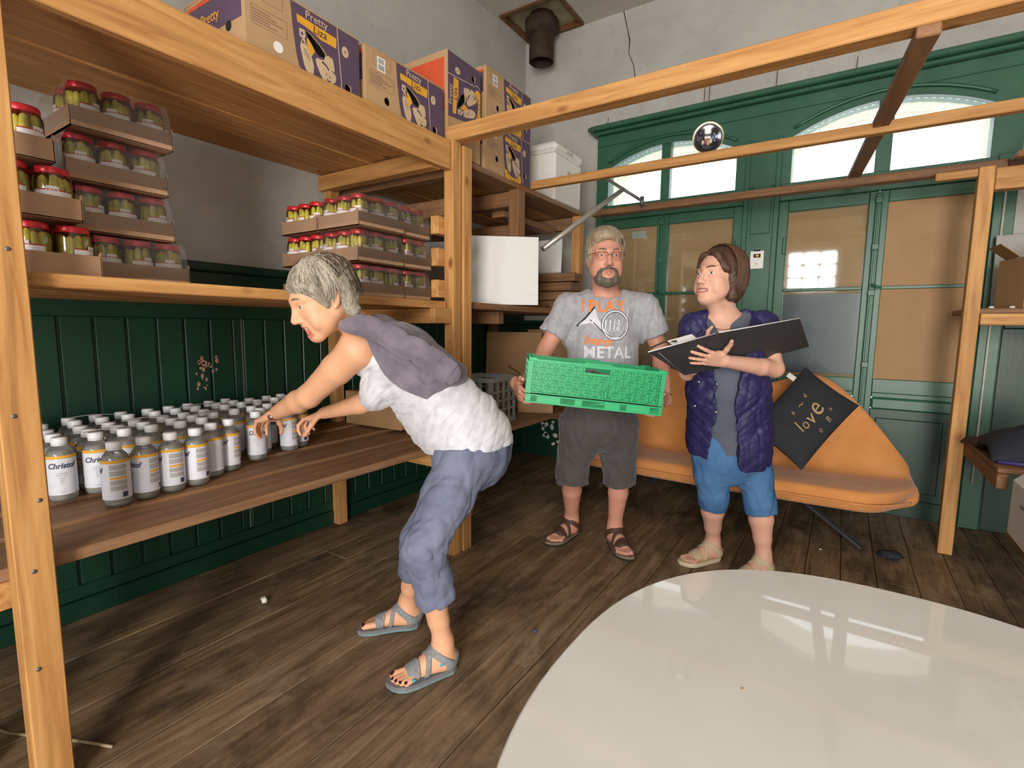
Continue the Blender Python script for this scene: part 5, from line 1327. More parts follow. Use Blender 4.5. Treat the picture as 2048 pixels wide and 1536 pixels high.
def ell_pt(d, c, r): d = Vector(d).normalized(); k = 1 / math.sqrt(sum((d[i] / r[i]) ** 2 for i in range(3))); return Vector(c) + d * k
def drape(me, M, verts, off, depth=.6):
    """project flat artwork (local plane M, looking along -z of M) onto a garment mesh"""
    from mathutils.bvhtree import BVHTree
    co = [v.co.copy() for v in me.vertices]; bv = BVHTree.FromPolygons(co, [tuple(p.vertices) for p in me.polygons]); out = []
    d = -(M.to_3x3() @ Vector((0, 0, 1)))
    for (x, y, z) in verts:
        o = M @ Vector((x, y, 0)); h = bv.ray_cast(o, d, depth); p = h[0] if h[0] is not None else o - d * 0 + d * .1
        out.append(p - d * (off + z))
    return out
def finer(mb, L):
    bm = bmesh.new(); vs = [bm.verts.new(v) for v in mb.v]
    for f_ in mb.f:
        try: bm.faces.new([vs[i] for i in f_])
        except ValueError: pass
    bmesh.ops.remove_doubles(bm, verts=bm.verts, dist=1e-6); bmesh.ops.triangulate(bm, faces=bm.faces)
    for _ in range(4):
        es = [e for e in bm.edges if e.calc_length() > L]
        if not es: break
        bmesh.ops.subdivide_edges(bm, edges=es, cuts=1); bmesh.ops.triangulate(bm, faces=[f_ for f_ in bm.faces if len(f_.verts) > 3])
    bm.verts.index_update(); m = MB(); m.add([tuple(v.co) for v in bm.verts], [tuple(v.index for v in f_.verts) for f_ in bm.faces]); bm.free(); return m
MX = dict(eyewhite=plain('eye_white', rgb(232, 226, 220), .25, var=.02), teeth=plain('teeth_enamel', rgb(232, 224, 208), .3, var=.03), mouth=plain('mouth_inside', rgb(110, 40, 40), .5))
M_nail = plain('dark_nail_polish', rgb(70, 24, 40), .3)
UPV = Vector((0, 0, 1))
def box_around(pts, pad, h):
    a = np.min([nv(p) for p in pts], 0) - pad; b = np.max([nv(p) for p in pts], 0) + pad; return (a, b, h)
def lip_paint(HM, sc, z0, z1, w, y0=.084):
    inv = np.array(HM.inverted())
    def f(C):
        q = (np.c_[C, np.ones(len(C))] @ inv.T)[:, :3] / sc
        m = (np.abs(q[:, 0]) < w) & (q[:, 1] > y0) & (q[:, 1] < .1025) & (q[:, 2] > z0 + 6 * q[:, 0] ** 2) & (q[:, 2] < z1 - 3 * q[:, 0] ** 2)
        return m.astype(int)
    return f

# ================================================================ MAN WITH THE CRATE
def build_man():
    P = empty('person', (cpos(1190, 1090, 2.9).x, cpos(1190, 1090, 2.9).y, 0)); tag(P, 'person with beard and glasses in grey printed T-shirt carrying the green crate', 'person')
    base = P.location.copy()
    M_s = mat_skin('skin_tanned', rgb(196, 140, 118), rgb(210, 152, 130)); M_lip = mat_skin('lips_tan', rgb(180, 108, 96), rgb(188, 116, 104))
    r, f = _r0, fh
    HM = plane_M(cpos(1211, 514, 2.48), -r, -f + UPV * -.05); sc = 1.10
    neck = cpos(1211, 592, 2.60); ch = cpos(1208, 650, 2.63); be = cpos(1204, 745, 2.64); pe = cpos(1198, 826, 2.71)
    shA, shB = cpos(1138, 615, 2.60), cpos(1286, 615, 2.60)
    elA, elB = cpos(1092, 698, 2.60), cpos(1320, 700, 2.60)
    wrA, wrB = cpos(1050, 786, 2.44), cpos(1330, 800, 2.44)
    hiA, hiB = cpos(1158, 846, 2.74), cpos(1238, 846, 2.74); knA, knB = cpos(1144, 950, 2.80), cpos(1240, 950, 2.80)
    hA, tA = cpos(1152, 1050, 2.93), cpos(1108, 1088, 2.88); hB, tB = cpos(1224, 1066, 2.93), cpos(1250, 1112, 2.86)
    fa = math.hypot
    def ground(px, py):  # floor hit
        d = cpos(px, py, 1) - Vector((0, 0, CAMZ)); t = -CAMZ / d.z; return Vector((0, 0, CAMZ)) + d * t
    gA, gtA, gB, gtB = ground(1152, 1066), ground(1110, 1088), ground(1222, 1082), ground(1247, 1112)
    FA, FB = foot_M(gA, gtA), foot_M(gB, gtB)
    anA, anB = FA @ Vector((.052, 0, .13)), FB @ Vector((.052, 0, .13))
    s = Sk(); s.frame(HM, sc); add_head(s, 'closed', False, lid=.0048); s.frame()
    nb = HM @ Vector((0, -.02, -.05)); s.cone(neck, nb, .066, .060, .03)
    n = f
    limb(s, [ch, be, pe], [.155, .158, .145], .06, n=n, e=.70); s.cone(shA, shB, .055, .055, .06)
    for sh, el, wr in ((shA, elA, wrA), (shB, elB, wrB)):
        mid = el.lerp(wr, .3); limb(s, [sh, sh.lerp(el, .45), el], [.056, .050, .042], .03); limb(s, [el, mid, wr], [.042, .043, .029], .02)
    for hi, kn, an in ((hiA, knA, anA), (hiB, knB, anB)):
        limb(s, [hi, kn], [.085, .056], .05); limb(s, [kn, kn.lerp(an, .35), an], [.055, .055, .037], .03)
    for FM, sd in ((FA, -1), (FB, 1)): s.frame(FM, 1.06); add_foot(s, sd)
    # hands under the crate's lower corners: fingers below the floor of the crate, thumb up the side
    tips = []
    cx = CR.to_3x3() @ Vector((1, 0, 0)); cy = CR.to_3x3() @ Vector((0, 1, 0)); cz = CR.to_3x3() @ Vector((0, 0, 1))
    boxes = []
    for wr, sgn, g in ((wrA, 1, 1), (wrB, -1, -1)):
        pal = CR @ Vector((-sgn * (CWd + .020), .10, .020))
        wr2 = CR @ Vector((-sgn * (CWd + .044), .185, .055))
        d = (pal - wr2).normalized()
        HMx = plane_M(wr2, d, -cy * .5 + cz)       # x along hand; thumb side up
        zdir = (HMx.to_3x3() @ Vector((0, 0, 1)))
        gg = 1
        # back of hand must look away from the crate
        if zdir.dot(cx * -sgn) < 0: HMx = plane_M(wr2, d, -(cy * -.5 + cz)); gg = -1
        s.frame(HMx, 1.05); add_hand(s, ((.35, .75, .35), (.4, .8, .4), (.45, .8, .4), (.5, .8, .4)), .03, ((.75, .6, .1), (.9, .3, -.1)), gg); s.frame()
        s.cone(wr, wr2, .030, .026, .02); boxes.append(box_around([wr2, wr2 + d * .19], .055, .0028))
    fine = [box_around([HM @ (Vector(q) * sc) for q in ((0, 0, .12), (0, .1, -.12), (.09, 0, 0), (-.09, 0, 0), (0, -.1, 0))], .02, .0027)] + boxes
    body = skin_mesh(s, 'body', .0062, fine, paint=lip_paint(HM, sc, -.077, -.060, .019))
    o = obj('body', body, [M_s, M_lip], P); o.location = -base
    kid = lambda o: (setattr(o, 'location', o.location - base), o)[1]
    k0 = set(bpy.data.objects)
    # T-shirt
    g = Sk(); limb(g, [ch, be, pe.lerp(be, .12)], [.182, .184, .185], .06, n=n, e=.72); g.cone(shA, shB, .058, .058, .07)
    for sh, el in ((shA, elA), (shB, elB)):
        e2 = sh.lerp(el, .66) + (sh - (shA + shB) / 2).normalized() * .006; g.cone(sh, e2, .066, .073, .05, flat=True)
    for sh in (shA, shB): g.cone(neck - UPV * .03, sh - UPV * .004, .062, .058, .04)
    g.cone(neck + UPV * .05 - f * .01, neck - f * .03 + UPV * .012, .085, .074, .010, 's')
    g.post += [folds(3, .006, 6, 24, UPV, .8), cut(pe + UPV * .045, (0, 0, -1))]
    M_tee = mat_cloth('heather_grey_jersey', rgb(150, 150, 156), rgb(172, 172, 178), 260, .9, .2, .25, 40)
    tee = skin_mesh(g, 't_shirt', .005); obj('t_shirt', tee, M_tee, P)
    cl = Sk(); cl.cone(neck - f * .022 - UPV * .014 , neck + UPV * .002, .0905, .086, .01)
    # printed artwork
    AM = plane_M(cpos(1206, 668, 2.49) - f * .27, r, UPV)
    art = []
    def art_text(body, px, py, size, mat, sx=1.0, shear=0, rot=0):
        q = text_mb(body, size, Matrix.Translation(((px - 1206) * 2.49 / FPX, -(py - 668) * 2.49 / FPX, 0)) @ Matrix.Rotation(rot, 4, 'Z'), .0002, sx=sx, shear=shear, bold=.0020 if size > .07 else .001)
        q = finer(q, .011); m = MB(); m.add(drape(tee, AM, q.v, .0022), q.f); m.build('print_lettering', mat, P)
    M_or = plain('orange_ink', rgb(232, 130, 56), .7); M_wi = plain('white_ink', rgb(214, 214, 222), .7)
    for ch_, x_ in (('I', 1166), ('P', 1184), ('L', 1202), ('A', 1220), ('Y', 1242)): art_text(ch_, x_, 613, .080, M_or, .92)
    art_text('heavy', 1196, 682, .060, M_or, 1.0, .35, -.05)
    for ch_, x_ in (('M', 1181), ('E', 1202), ('T', 1220), ('A', 1240), ('L', 1259)): art_text(ch_, x_, 706, .080, M_wi, .95)
    px = lambda a, b: ((a - 1206) * 2.49 / FPX, -(b - 668) * 2.49 / FPX, 0)
    def stroke(pts, w, mat, nm='print_horn', off=.0032):
        m = MB(); P2 = [Vector(px(*p)) for p in pts]; vs = []; 
        for i, p in enumerate(P2):
            t = (P2[min(i + 1, len(P2) - 1)] - P2[max(i - 1, 0)]).normalized(); q = Vector((-t.y, t.x, 0)) * (w[i] if isinstance(w, list) else w); vs += [p + q, p - q]
        m.add(drape(tee, AM, [tuple(v) for v in vs], off), [(2 * i, 2 * i + 1, 2 * i + 3, 2 * i + 2) for i in range(len(P2) - 1)]); return m.build(nm, mat, P)
    bell = [(1190, 616), (1186, 626), (1181, 636), (1169, 643), (1157, 651)]
    stroke([(1156, 653), (1172, 636), (1190, 614)], .0045, M_blackprint); 
    m = MB(); q = [px(1158, 652), px(1174, 637), px(1190, 617), px(1194, 632), px(1203, 648), px(1217, 668), px(1210, 668), px(1194, 655), px(1181, 646)]
    m.add(q, [(8, 7, 6, 5, 4, 3, 2, 1, 0)]); m = finer(m, .011); m.v = drape(tee, AM, m.v, .0030); m.build('print_horn', M_wi, P)
    stroke([(1181, 640), (1194, 652), (1212, 670)], .0025, M_blackprint, off=.0042)
    import itertools
    def ring(cx_, cy_, rx, ry, w, mat, off, a0=0, a1=6.2832):
        stroke([(cx_ + rx * math.cos(a0 + (a1 - a0) * i / 26), cy_ + ry * math.sin(a0 + (a1 - a0) * i / 26)) for i in range(27)], w, mat, off=off)
    ring(1231, 650, 26, 28, .0068, M_blackprint, .0034); ring(1231, 650, 26, 28, .0038, M_wi, .0042)
    for (x_, y_, q_) in ((1222, 640, 7), (1238, 641, 8), (1226, 657, 7), (1241, 656, 7)): ring(x_, y_, q_, q_, .0032, M_blackprint, .0046); ring(x_, y_, q_, q_, .0018, M_wi, .0052)
    for i in range(4): stroke([(1212 + i * 9, 640), (1210 + i * 9, 662)], .003, M_wi, off=.005)
    stroke([(1256, 616), (1256, 640), (1252, 660)], .002, M_wi, off=.0036); stroke([(1212, 670), (1224, 677), (1238, 676)], .005, M_wi, off=.0036)
    # trousers
    g = Sk(); g.cone(pe + UPV * .07, pe - UPV * .05, .170, .165, .05, n=n, e=.74)
    for hi, kn, an in ((hiA, knA, anA), (hiB, knB, anB)):
        hem = kn.lerp(an, .13); limb(g, [hi, hi.lerp(hem, .5)], [.104, .090], .04); g.cone(hi.lerp(hem, .5), hem, .090, .088, .03, flat=True)
    g.cone((knA + knB) / 2 - UPV * .1, (hiA + hiB) / 2 - UPV * .06, .03, .006, .03, 's', n=r, e=.6)
    g.post += [folds(7, .007, 6, 24, UPV, .5)]
    obj('trousers', skin_mesh(g, 'trousers', .0066), mat_cloth('charcoal_cotton_twill', rgb(70, 66, 66), rgb(84, 80, 80), 300), P)
    # sandals
    M_br = plain('brown_leather', rgb(74, 52, 42), .6, var=.15); M_tp = plain('taupe_sole', rgb(120, 106, 88), .8); M_ds = plain('dark_sole', rgb(40, 34, 30), .8)
    for FM, sd in ((FA, -1), (FB, 1)): sandal(P, FM, 1.06, sd, M_ds, M_br, M_tp)
    # hair, beard, glasses
    H1, H2, H3 = mat_hair('hair_ash', rgb(132, 116, 94), rgb(168, 152, 128)), mat_hair('hair_light', rgb(182, 168, 142), rgb(206, 194, 168)), mat_hair('hair_brown', rgb(100, 84, 66), rgb(126, 108, 86))
    g = Sk(); g.frame(HM, sc); g.ell((0, -.024, .046), (.079, .099, .080), .01); g.ell((0, -.06, -.02), (.074, .062, .07), .03)
    for q in (-1, 1): g.ell((q * .068, -.006, .005), (.017, .032, .05), .02)
    g.ell((.01, .035, .082), (.062, .055, .040), .02)
    g.ell((.008, .087, -.002), (.066, .072, .070), .012, 's'); g.ell((0, .06, -.09), (.09, .10, .07), .012, 's')
    for q in (-1, 1): g.ell((q * .088, .002, -.02), (.016, .02, .026), .008, 's')
    g.post += [folds(11, .0022, 6, 130, HM.to_3x3() @ Vector((0, .3, 1)), .9)]
    obj('hair', skin_mesh(g, 'hair', .0034), H1, P)
    def gen(rg):
        a = rg.uniform(-1.15, 1.15); sd = 1 if rg.random() < .7 else -1
        d0 = Vector((.15 + rg.uniform(-.1, .1), rg.uniform(-.7, .55), 1)); s_ = rg.choice((-1, 1)); y1 = rg.uniform(-.9, .75)
        d1 = Vector((s_ * rg.uniform(.75, 1.0), y1 * .8, rg.uniform(-.15, .55)))
        if rg.random() < .4: d0 = Vector((.35, .1 + rg.random() * .4, 1)); d1 = Vector((rg.uniform(-.85, .5), .95, rg.uniform(.36, .66)))
        o_ = rg.uniform(1.0, 1.07); return [ell_pt(d0.lerp(d1, t), (0, -.022, .045), (.083 * o_, .104 * o_, .088 * o_)) for t in (0, .2, .4, .6, .8, 1)]
    hair_strands(P, HM, sc, gen, 2000, [H1, H1, H2, H3], 3, .0011)
    B1, B2 = mat_hair('beard_dark', rgb(84, 72, 62), rgb(110, 98, 86)), mat_hair('beard_grey', rgb(150, 142, 130), rgb(170, 160, 148))
    g = Sk(); g.frame(HM, sc)
    for q in (-1, 1):
        g.cone((q * .050, .012, -.058), (q * .030, .060, -.104), .018, .020, .02); g.cone((q * .030, .060, -.104), (0, .078, -.112), .020, .021, .02)
        g.cone((q * .034, .071, -.070), (q * .030, .068, -.095), .011, .014, .015); g.cone((q * .027, .084, -.062), (q * .002, .100, -.0515), .007, .0068, .008)
        g.cone((q * .027, .083, -.062), (q * .034, .072, -.078), .007, .010, .01)
    g.ell((0, .098, -.084), (.0185, .022, .0135), .004, 's'); g.ell((0, .10, -.069), (.024, .018, .0085), .004, 's')
    g.post += [folds(5, .0016, 6, 220)]
    obj('beard', skin_mesh(g, 'beard', .0028), B1, P)
    def genb(rg):
        a = rg.uniform(-1, 1); x = .05 * a; y = .082 - 12 * x * x; z = -.098 + 10 * x * x + rg.uniform(-.012, .014)
        p = Vector((x, y + .006, z)); d = Vector((a * .5, .35, -1)).normalized(); return [p, p + d * .008, p + d * .016 + Vector((0, -.002, 0))]
    hair_strands(P, HM, sc, genb, 240, [B1, B2], 5, .0010)
    head_extras(P, HM, sc, MX, plain('iris_blue', rgb(100, 120, 140), .2), (0, -.02), H3)
    gl = empty('glasses', parent=P); M_gf = plain('spectacle_rim', rgb(90, 70, 64), .3, .6); M_gl = mat_clear('tinted_lens', (.95, .87, .86, 1), rough=.02)
    W = lambda p: HM @ (Vector(p) * sc)
    for q in (-1, 1):
        c = (q * .033, .1055, -.006); lens = [(c[0] + .027 * math.copysign(abs(math.cos(a)) ** .55, math.cos(a)), .019 * math.copysign(abs(math.sin(a)) ** .55, math.sin(a)) + c[2]) for a in [2 * math.pi * i / 28 for i in range(28)]]
        m = MB(); m.add([W((x, c[1] - .5 * abs(abs(x) - .033) * .3 - .18 * max(0, abs(x) - .03), z)) for x, z in lens], [tuple(range(28))]); m.build('lens', M_gl, gl)
        m = MB(); m.tube([W((x, c[1] - .5 * abs(abs(x) - .033) * .3 - .18 * max(0, abs(x) - .03), z)) for x, z in lens if z > c[2] - .002], .0011, 6); m.build('rim', M_gf, gl)
        m = MB(); m.tube([W((q * .060, .100, .006)), W((q * .076, .06, .006)), W((q * .082, -.005, .004))], .0016, 6); m.build('temple', M_gf, gl)
    MB().tube([W((-.008, .106, .002)), W((0, .1085, .004)), W((.008, .106, .002))], .0013, 6).build('bridge', M_gf, gl)
    wb = MB(); d = (wrB - elB).normalized(); c = wrB - d * .015
    wb.lathe([(.031, -.009), (.0335, -.007), (.0335, .007), (.031, .009)], 20, Matrix.Translation(c) @ UPV.rotation_difference(d).to_matrix().to_4x4(), cap=False); wb.build('wrist_strap', M_dark, P)
    for o in set(bpy.data.objects) - k0:
        if o.parent is P: o.location = o.location - base
    return P

def mat_quilt():
    t = NT('navy_quilted_nylon'); n = t.noise(t.coords((1, 1, 1)), 9, 5); c = t.ramp(n, [(.3, rgb(34, 32, 74)), (.7, rgb(48, 44, 94))])
    hs = []
    for sg in (1, -1):
        w = t.n('ShaderNodeTexWave', wave_profile='SIN', bands_direction='X'); w.inputs['Scale'].default_value = 6.0; w.inputs['Distortion'].default_value = .6
        t.l(t.coords((1, 1, 1), rot=(0, sg * math.radians(45), 0)), w.inputs[0]); hs.append(t.ramp(w.outputs[0], [(0, (0, 0, 0, 1)), (.3, (1, 1, 1, 1))]))
    t.bsdf(c, .55, 0, .4, t.bump(t.mix(1.0, hs[0], hs[1], 'MULTIPLY'), .28, .006)); return t.m

# ================================================================ WOMAN WITH THE BINDER
def build_vest_woman():
    def ground(px, py):
        d = cpos(px, py, 1) - Vector((0, 0, CAMZ)); t = -CAMZ / d.z; return Vector((0, 0, CAMZ)) + d * t
    gA, gtA, gB, gtB = ground(1438, 1118), ground(1352, 1134), ground(1538, 1150), ground(1478, 1166)
    base = Vector(((gA.x + gB.x) / 2, (gA.y + gB.y) / 2, 0)); P = empty('person', base); tag(P, 'person with brown bob in navy quilted vest and jeans holding the binder', 'person')
    M_s = mat_skin('skin_pale', rgb(214, 164, 142), rgb(224, 174, 152)); M_lip = mat_skin('lips_rose', rgb(192, 122, 112), rgb(198, 128, 118))
    r, f = _r0, fh
    hd = (-r * .86 - f * .50 + UPV * .06).normalized(); HM = plane_M(cpos(1437, 552, 2.37), hd.cross(UPV), hd); sc = 1.13
    bf = (-f * .93 - r * .36).normalized(); bs = bf.cross(UPV).normalized()     # body forward, its lateral (image left)
    neck = cpos(1447, 640, 2.42); ch = cpos(1452, 690, 2.44); be = cpos(1456, 790, 2.46); pe = cpos(1458, 885, 2.52)
    shA, shB = cpos(1388, 655, 2.44), cpos(1528, 652, 2.42)
    elA, elB = cpos(1374, 745, 2.46), cpos(1550, 738, 2.33); wrA, wrB = cpos(1405, 706, 2.30), cpos(1448, 722, 2.185)
    hiA, hiB = cpos(1418, 888, 2.52), cpos(1500, 888, 2.54)
    FA, FB = foot_M(gA, gtA), foot_M(gB, gtB); anA, anB = FA @ Vector((.05, 0, .12)), FB @ Vector((.05, 0, .12))
    knA = hiA.lerp(anA, .50) - f * .03 - r * .005; knB = hiB.lerp(anB, .50) - f * .03 
    s = Sk(); s.frame(HM, sc); add_head(s, 'smile', True, 1.12, .0054); s.frame()
    nb = HM @ Vector((0, -.025, -.05)); s.cone(neck - bf * .02, nb, .060, .056, .03); s.cone(HM @ Vector((0, .04, -.115)), neck + bf * .02, .03, .04, .03)
    limb(s, [ch, be, pe], [.14, .15, .15], .06, n=bf, e=.75); s.cone(shA, shB, .045, .045, .06); s.cone(neck - UPV * .01, neck - UPV * .07 + bf * .008, .062, .075, .04)
    for sh, el, wr in ((shA, elA, wrA), (shB, elB, wrB)):
        limb(s, [sh, sh.lerp(el, .5), el], [.046, .045, .037], .03); limb(s, [el, el.lerp(wr, .3), wr], [.037, .040, .026], .02)
    for hi, kn, an in ((hiA, knA, anA), (hiB, knB, anB)):
        limb(s, [hi, kn], [.085, .058], .05); limb(s, [kn, kn.lerp(an, .33), kn.lerp(an, .7), an], [.056, .057, .042, .031], .03)
    for FM, sd in ((FA, 1), (FB, 1)): s.frame(FM, 1.0); add_foot(s, -sd)
    s.frame()
    # left hand flat under the front cover
    tipd = (cpos(1372, 708, 2.118) - wrB).normalized(); bn = (q['TM'] - q['TL']).cross(q['BL'] - q['TL']).normalized()
    if bn.dot(f) > 0: bn = -bn          # outward normal of the cover, towards the camera
    HX = plane_M(wrB, tipd, bn.cross(tipd)); zd = HX.to_3x3() @ Vector((0, 0, 1))
    up_is_y = (HX.to_3x3() @ Vector((0, 1, 0))).dot(UPV) > 0
    s.frame(HX, .98); add_hand(s, ((.02, .08, .05), (.0, .05, .05), (-.02, .05, .04), (-.02, .06, .05)), .13, ((.25, .95, .25), (.5, .8, .25)), 1 if up_is_y else -1); s.frame()
    fb = box_around([wrB, wrB + tipd * .19], .06, .0027)
    ha = plane_M(wrA, (cpos(1440, 690, 2.24) - wrA), UPV); s.frame(ha, .95); add_hand(s, (.6, .7, .7, .7), .03); s.frame()
    fine = [box_around([HM @ (Vector(v) * sc) for v in ((0, 0, .12), (0, .1, -.12), (.09, 0, 0), (-.09, 0, 0), (0, -.1, 0))], .02, .0026), fb]
    body = skin_mesh(s, 'body', .0062, fine, paint=lip_paint(HM, sc, -.0795, -.0580, .028, .083)); k0 = set(bpy.data.objects)
    obj('body', body, [M_s, M_lip], P)
    # grey top
    g = Sk(); limb(g, [ch, be, pe], [.150, .162, .166], .06, n=bf, e=.77); g.cone(shA.lerp(shB, .2), shA.lerp(shB, .8), .058, .058, .06)
    for q_ in (-1, 1): g.ell(ch - UPV * .05 + bf * .085 + bs * q_ * .065, (.07, .07, .065), .05)
    g.ell(neck + bf * .05 + UPV * .078, (.072, .085, .072), .01, 's'); g.cone(neck - bf * .03, neck + UPV * .1, .07, .09, .01, 's')
    g.post += [folds(9, .003, 5, 22, UPV, .7), cut(pe - UPV * .055, (0, 0, -1))]
    tee = skin_mesh(g, 'top', .0062); obj('top', tee, mat_cloth('slate_grey_jersey', rgb(84, 90, 104), rgb(98, 104, 118), 260), P)
    # quilted vest, open at the front, longer behind
    g = Sk(); limb(g, [ch, be, pe - UPV * .02], [.172, .190, .202], .06, n=bf, e=.86); g.cone(shA, shB, .058, .058, .06)
    for sh in (shA, shB): g.cone(neck - UPV * .01, sh, .058, .055, .04)
    for q_ in (-1, 1): g.ell(ch - UPV * .06 + bf * .085 + bs * q_ * .075, (.09, .085, .08), .05)
    for sh, el, q_ in ((shA, elA, 1), (shB, elB, -1)): g.cone(sh, sh.lerp(el, .24) + bs * q_ * .012, .058, .056, .03, flat=True)
    g.ell(neck + bf * .07 + UPV * .02, (.075, .10, .17), .01, 's'); g.cone(neck - bf * .035, neck + UPV * .12, .073, .10, .012, 's')
    # front opening: a vertical wedge
    ctr = be + bs * .012; inv_s = nv(bs); inv_f = nv(bf); c0 = nv(ctr)
    def opening(F, X, Y, Z):
        u = (X - c0[0]) * inv_s[0] + (Y - c0[1]) * inv_s[1]; v = (X - c0[0]) * inv_f[0] + (Y - c0[1]) * inv_f[1]; z = Z - c0[2]
        w = .045 + .045 * np.clip((z - .05) / .25, 0, 1) + .035 * np.clip((-z - .05) / .3, 0, 1); d = np.maximum(np.abs(u) - w, -v); return np.maximum(F, -d)
    def armhole(F, X, Y, Z):
        for sh, el in ((shA, elA), (shB, elB)):
            pass
        return F
    def hem(F, X, Y, Z):
        u = (X - c0[0]) * inv_s[0] + (Y - c0[1]) * inv_s[1]
        zz = float(pe.z) - .075 + .9 * np.maximum(np.abs(u) - .07, 0) ** 2 + np.where(u < 0, -.035, .02) * np.clip(np.abs(u) / .1, 0, 1); return np.maximum(F, zz - Z)
    def quilt(F, X, Y, Z):
        u = (X - c0[0]) * inv_s[0] + (Y - c0[1]) * inv_s[1]; a = np.abs(np.sin((u + Z) * 38.0)); b = np.abs(np.sin((u - Z) * 38.0))
        return F - .0035 * np.minimum(a, b) ** .5 + .002
    g.post += [opening, hem, quilt, folds(21, .0065, 6, 28, UPV, .6)]
    obj('quilted_vest', skin_mesh(g, 'vest', .005), mat_quilt(), P)
    Mb = plain('snap_button', rgb(210, 208, 204), .25, .9)
    for (x, y, d) in ((1434, 768, 2.285), (1390, 812, 2.30), (1432, 824, 2.285), (1398, 764, 2.30)): MB().ball(cpos(x, y, d), (.006, .006, .006), 10, 7).build('snap_button', Mb, P)
    # jeans
    g = Sk(); g.cone(pe + UPV * .02, pe - UPV * .06, .160, .155, .05, n=bf, e=.80)
    for hi, kn, an, e_ in ((hiA, knA, anA, .18), (hiB, knB, anB, .20)):
        h2 = kn.lerp(an, e_); limb(g, [hi, hi.lerp(kn, .55)], [.094, .080], .04); g.cone(hi.lerp(kn, .55), kn, .080, .070, .025); g.cone(kn, h2, .070, .072, .02, flat=True)
    g.cone((knA + knB) / 2 - UPV * .08, (hiA + hiB) / 2 - UPV * .07, .018, .004, .02, 's', n=bs, e=.7); g.post += [folds(17, .0045, 6, 28, UPV, .5)]
    t = NT('blue_denim'); n1 = t.noise(t.coords((1, 1, 1)), 5, 4); n2 = t.noise(t.coords((1, 1, .3)), 300, 3)
    c = t.ramp(n1, [(.3, rgb(58, 98, 146)), (.7, rgb(92, 134, 178))]); t.bsdf(c, .85, 0, .2, t.bump(n2, .3, .002))
    obj('jeans', skin_mesh(g, 'jeans', .0064), t.m, P)
    M_be, M_bs = plain('beige_strap', rgb(196, 176, 146), .7, var=.06), plain('cream_sole', rgb(214, 198, 168), .75)
    for FM, sd in ((FA, 1), (FB, 1)): sandal(P, FM, 1.0, -sd, M_bs, M_be, M_bs)
    # brown bob
    H1, H2 = mat_hair('hair_brown_dark', rgb(62, 40, 32), rgb(88, 60, 46)), mat_hair('hair_brown_warm', rgb(96, 66, 50), rgb(116, 84, 62))
    g = Sk(); g.frame(HM, sc); g.ell((0, -.026, .042), (.082, .100, .082), .01); g.ell((0, -.056, -.035), (.080, .066, .085), .03)
    for q_ in (-1, 1): g.cone((q_ * .066, -.002, .03), (q_ * .068, -.008, -.085), .018, .022, .03); g.cone((q_ * .03, .062, .075), (q_ * .066, .04, .02), .017, .014, .02)
    g.ell((0, .080, -.02), (.062, .068, .095), .01, 's'); g.cone((0, .09, .02), (0, .09, -.15), .055, .075, .01, 's'); g.ell((0, -.01, -.18), (.11, .13, .068), .01, 's')
    g.post += [folds(31, .0022, 6, 120, HM.to_3x3() @ Vector((0, .1, 1)), .95)]
    obj('hair', skin_mesh(g, 'hair', .0034), H1, P)
    def gen(rg):
        s_ = rg.choice((-1, 1)); y = rg.uniform(-.8, .45); d0 = Vector((s_ * .1, y * .6 + .1, 1)); yy = rg.uniform(-.85, .35); o_ = rg.uniform(1.0, 1.06)
        top = [ell_pt(d0.lerp(Vector((s_ * 1, yy, .15)), t), (0, -.026, .042), (.088 * o_, .106 * o_, .088 * o_)) for t in (0, .25, .5, .75, 1)]
        e = top[-1]; return top + [e + Vector((s_ * .006, -.002, -.04)), e + Vector((s_ * .004 , .0, -.085)), e + Vector((-s_ * .008, .012, -.125 + rg.uniform(0, .03)))]
    hair_strands(P, HM, sc, gen, 1900, [H1, H1, H2], 9, .0012)
    head_extras(P, HM, sc, MX, plain('iris_grey', rgb(110, 124, 150), .2), (.05, .05), H2, True, 'smile')
    nk = MB(); nk.tube([neck + (bf * math.cos(a) * .085 + bs * math.sin(a) * .075) - UPV * (.0 + .045 * math.cos(a)) + bf * .015 for a in [-1.5 + 3.0 * i / 20 for i in range(21)]], .0014, 6); nk.build('necklace', plain('fine_chain', rgb(150, 130, 110), .3, .8), P)
    for o in set(bpy.data.objects) - k0:
        if o.parent is P: o.location = o.location - base
    return P

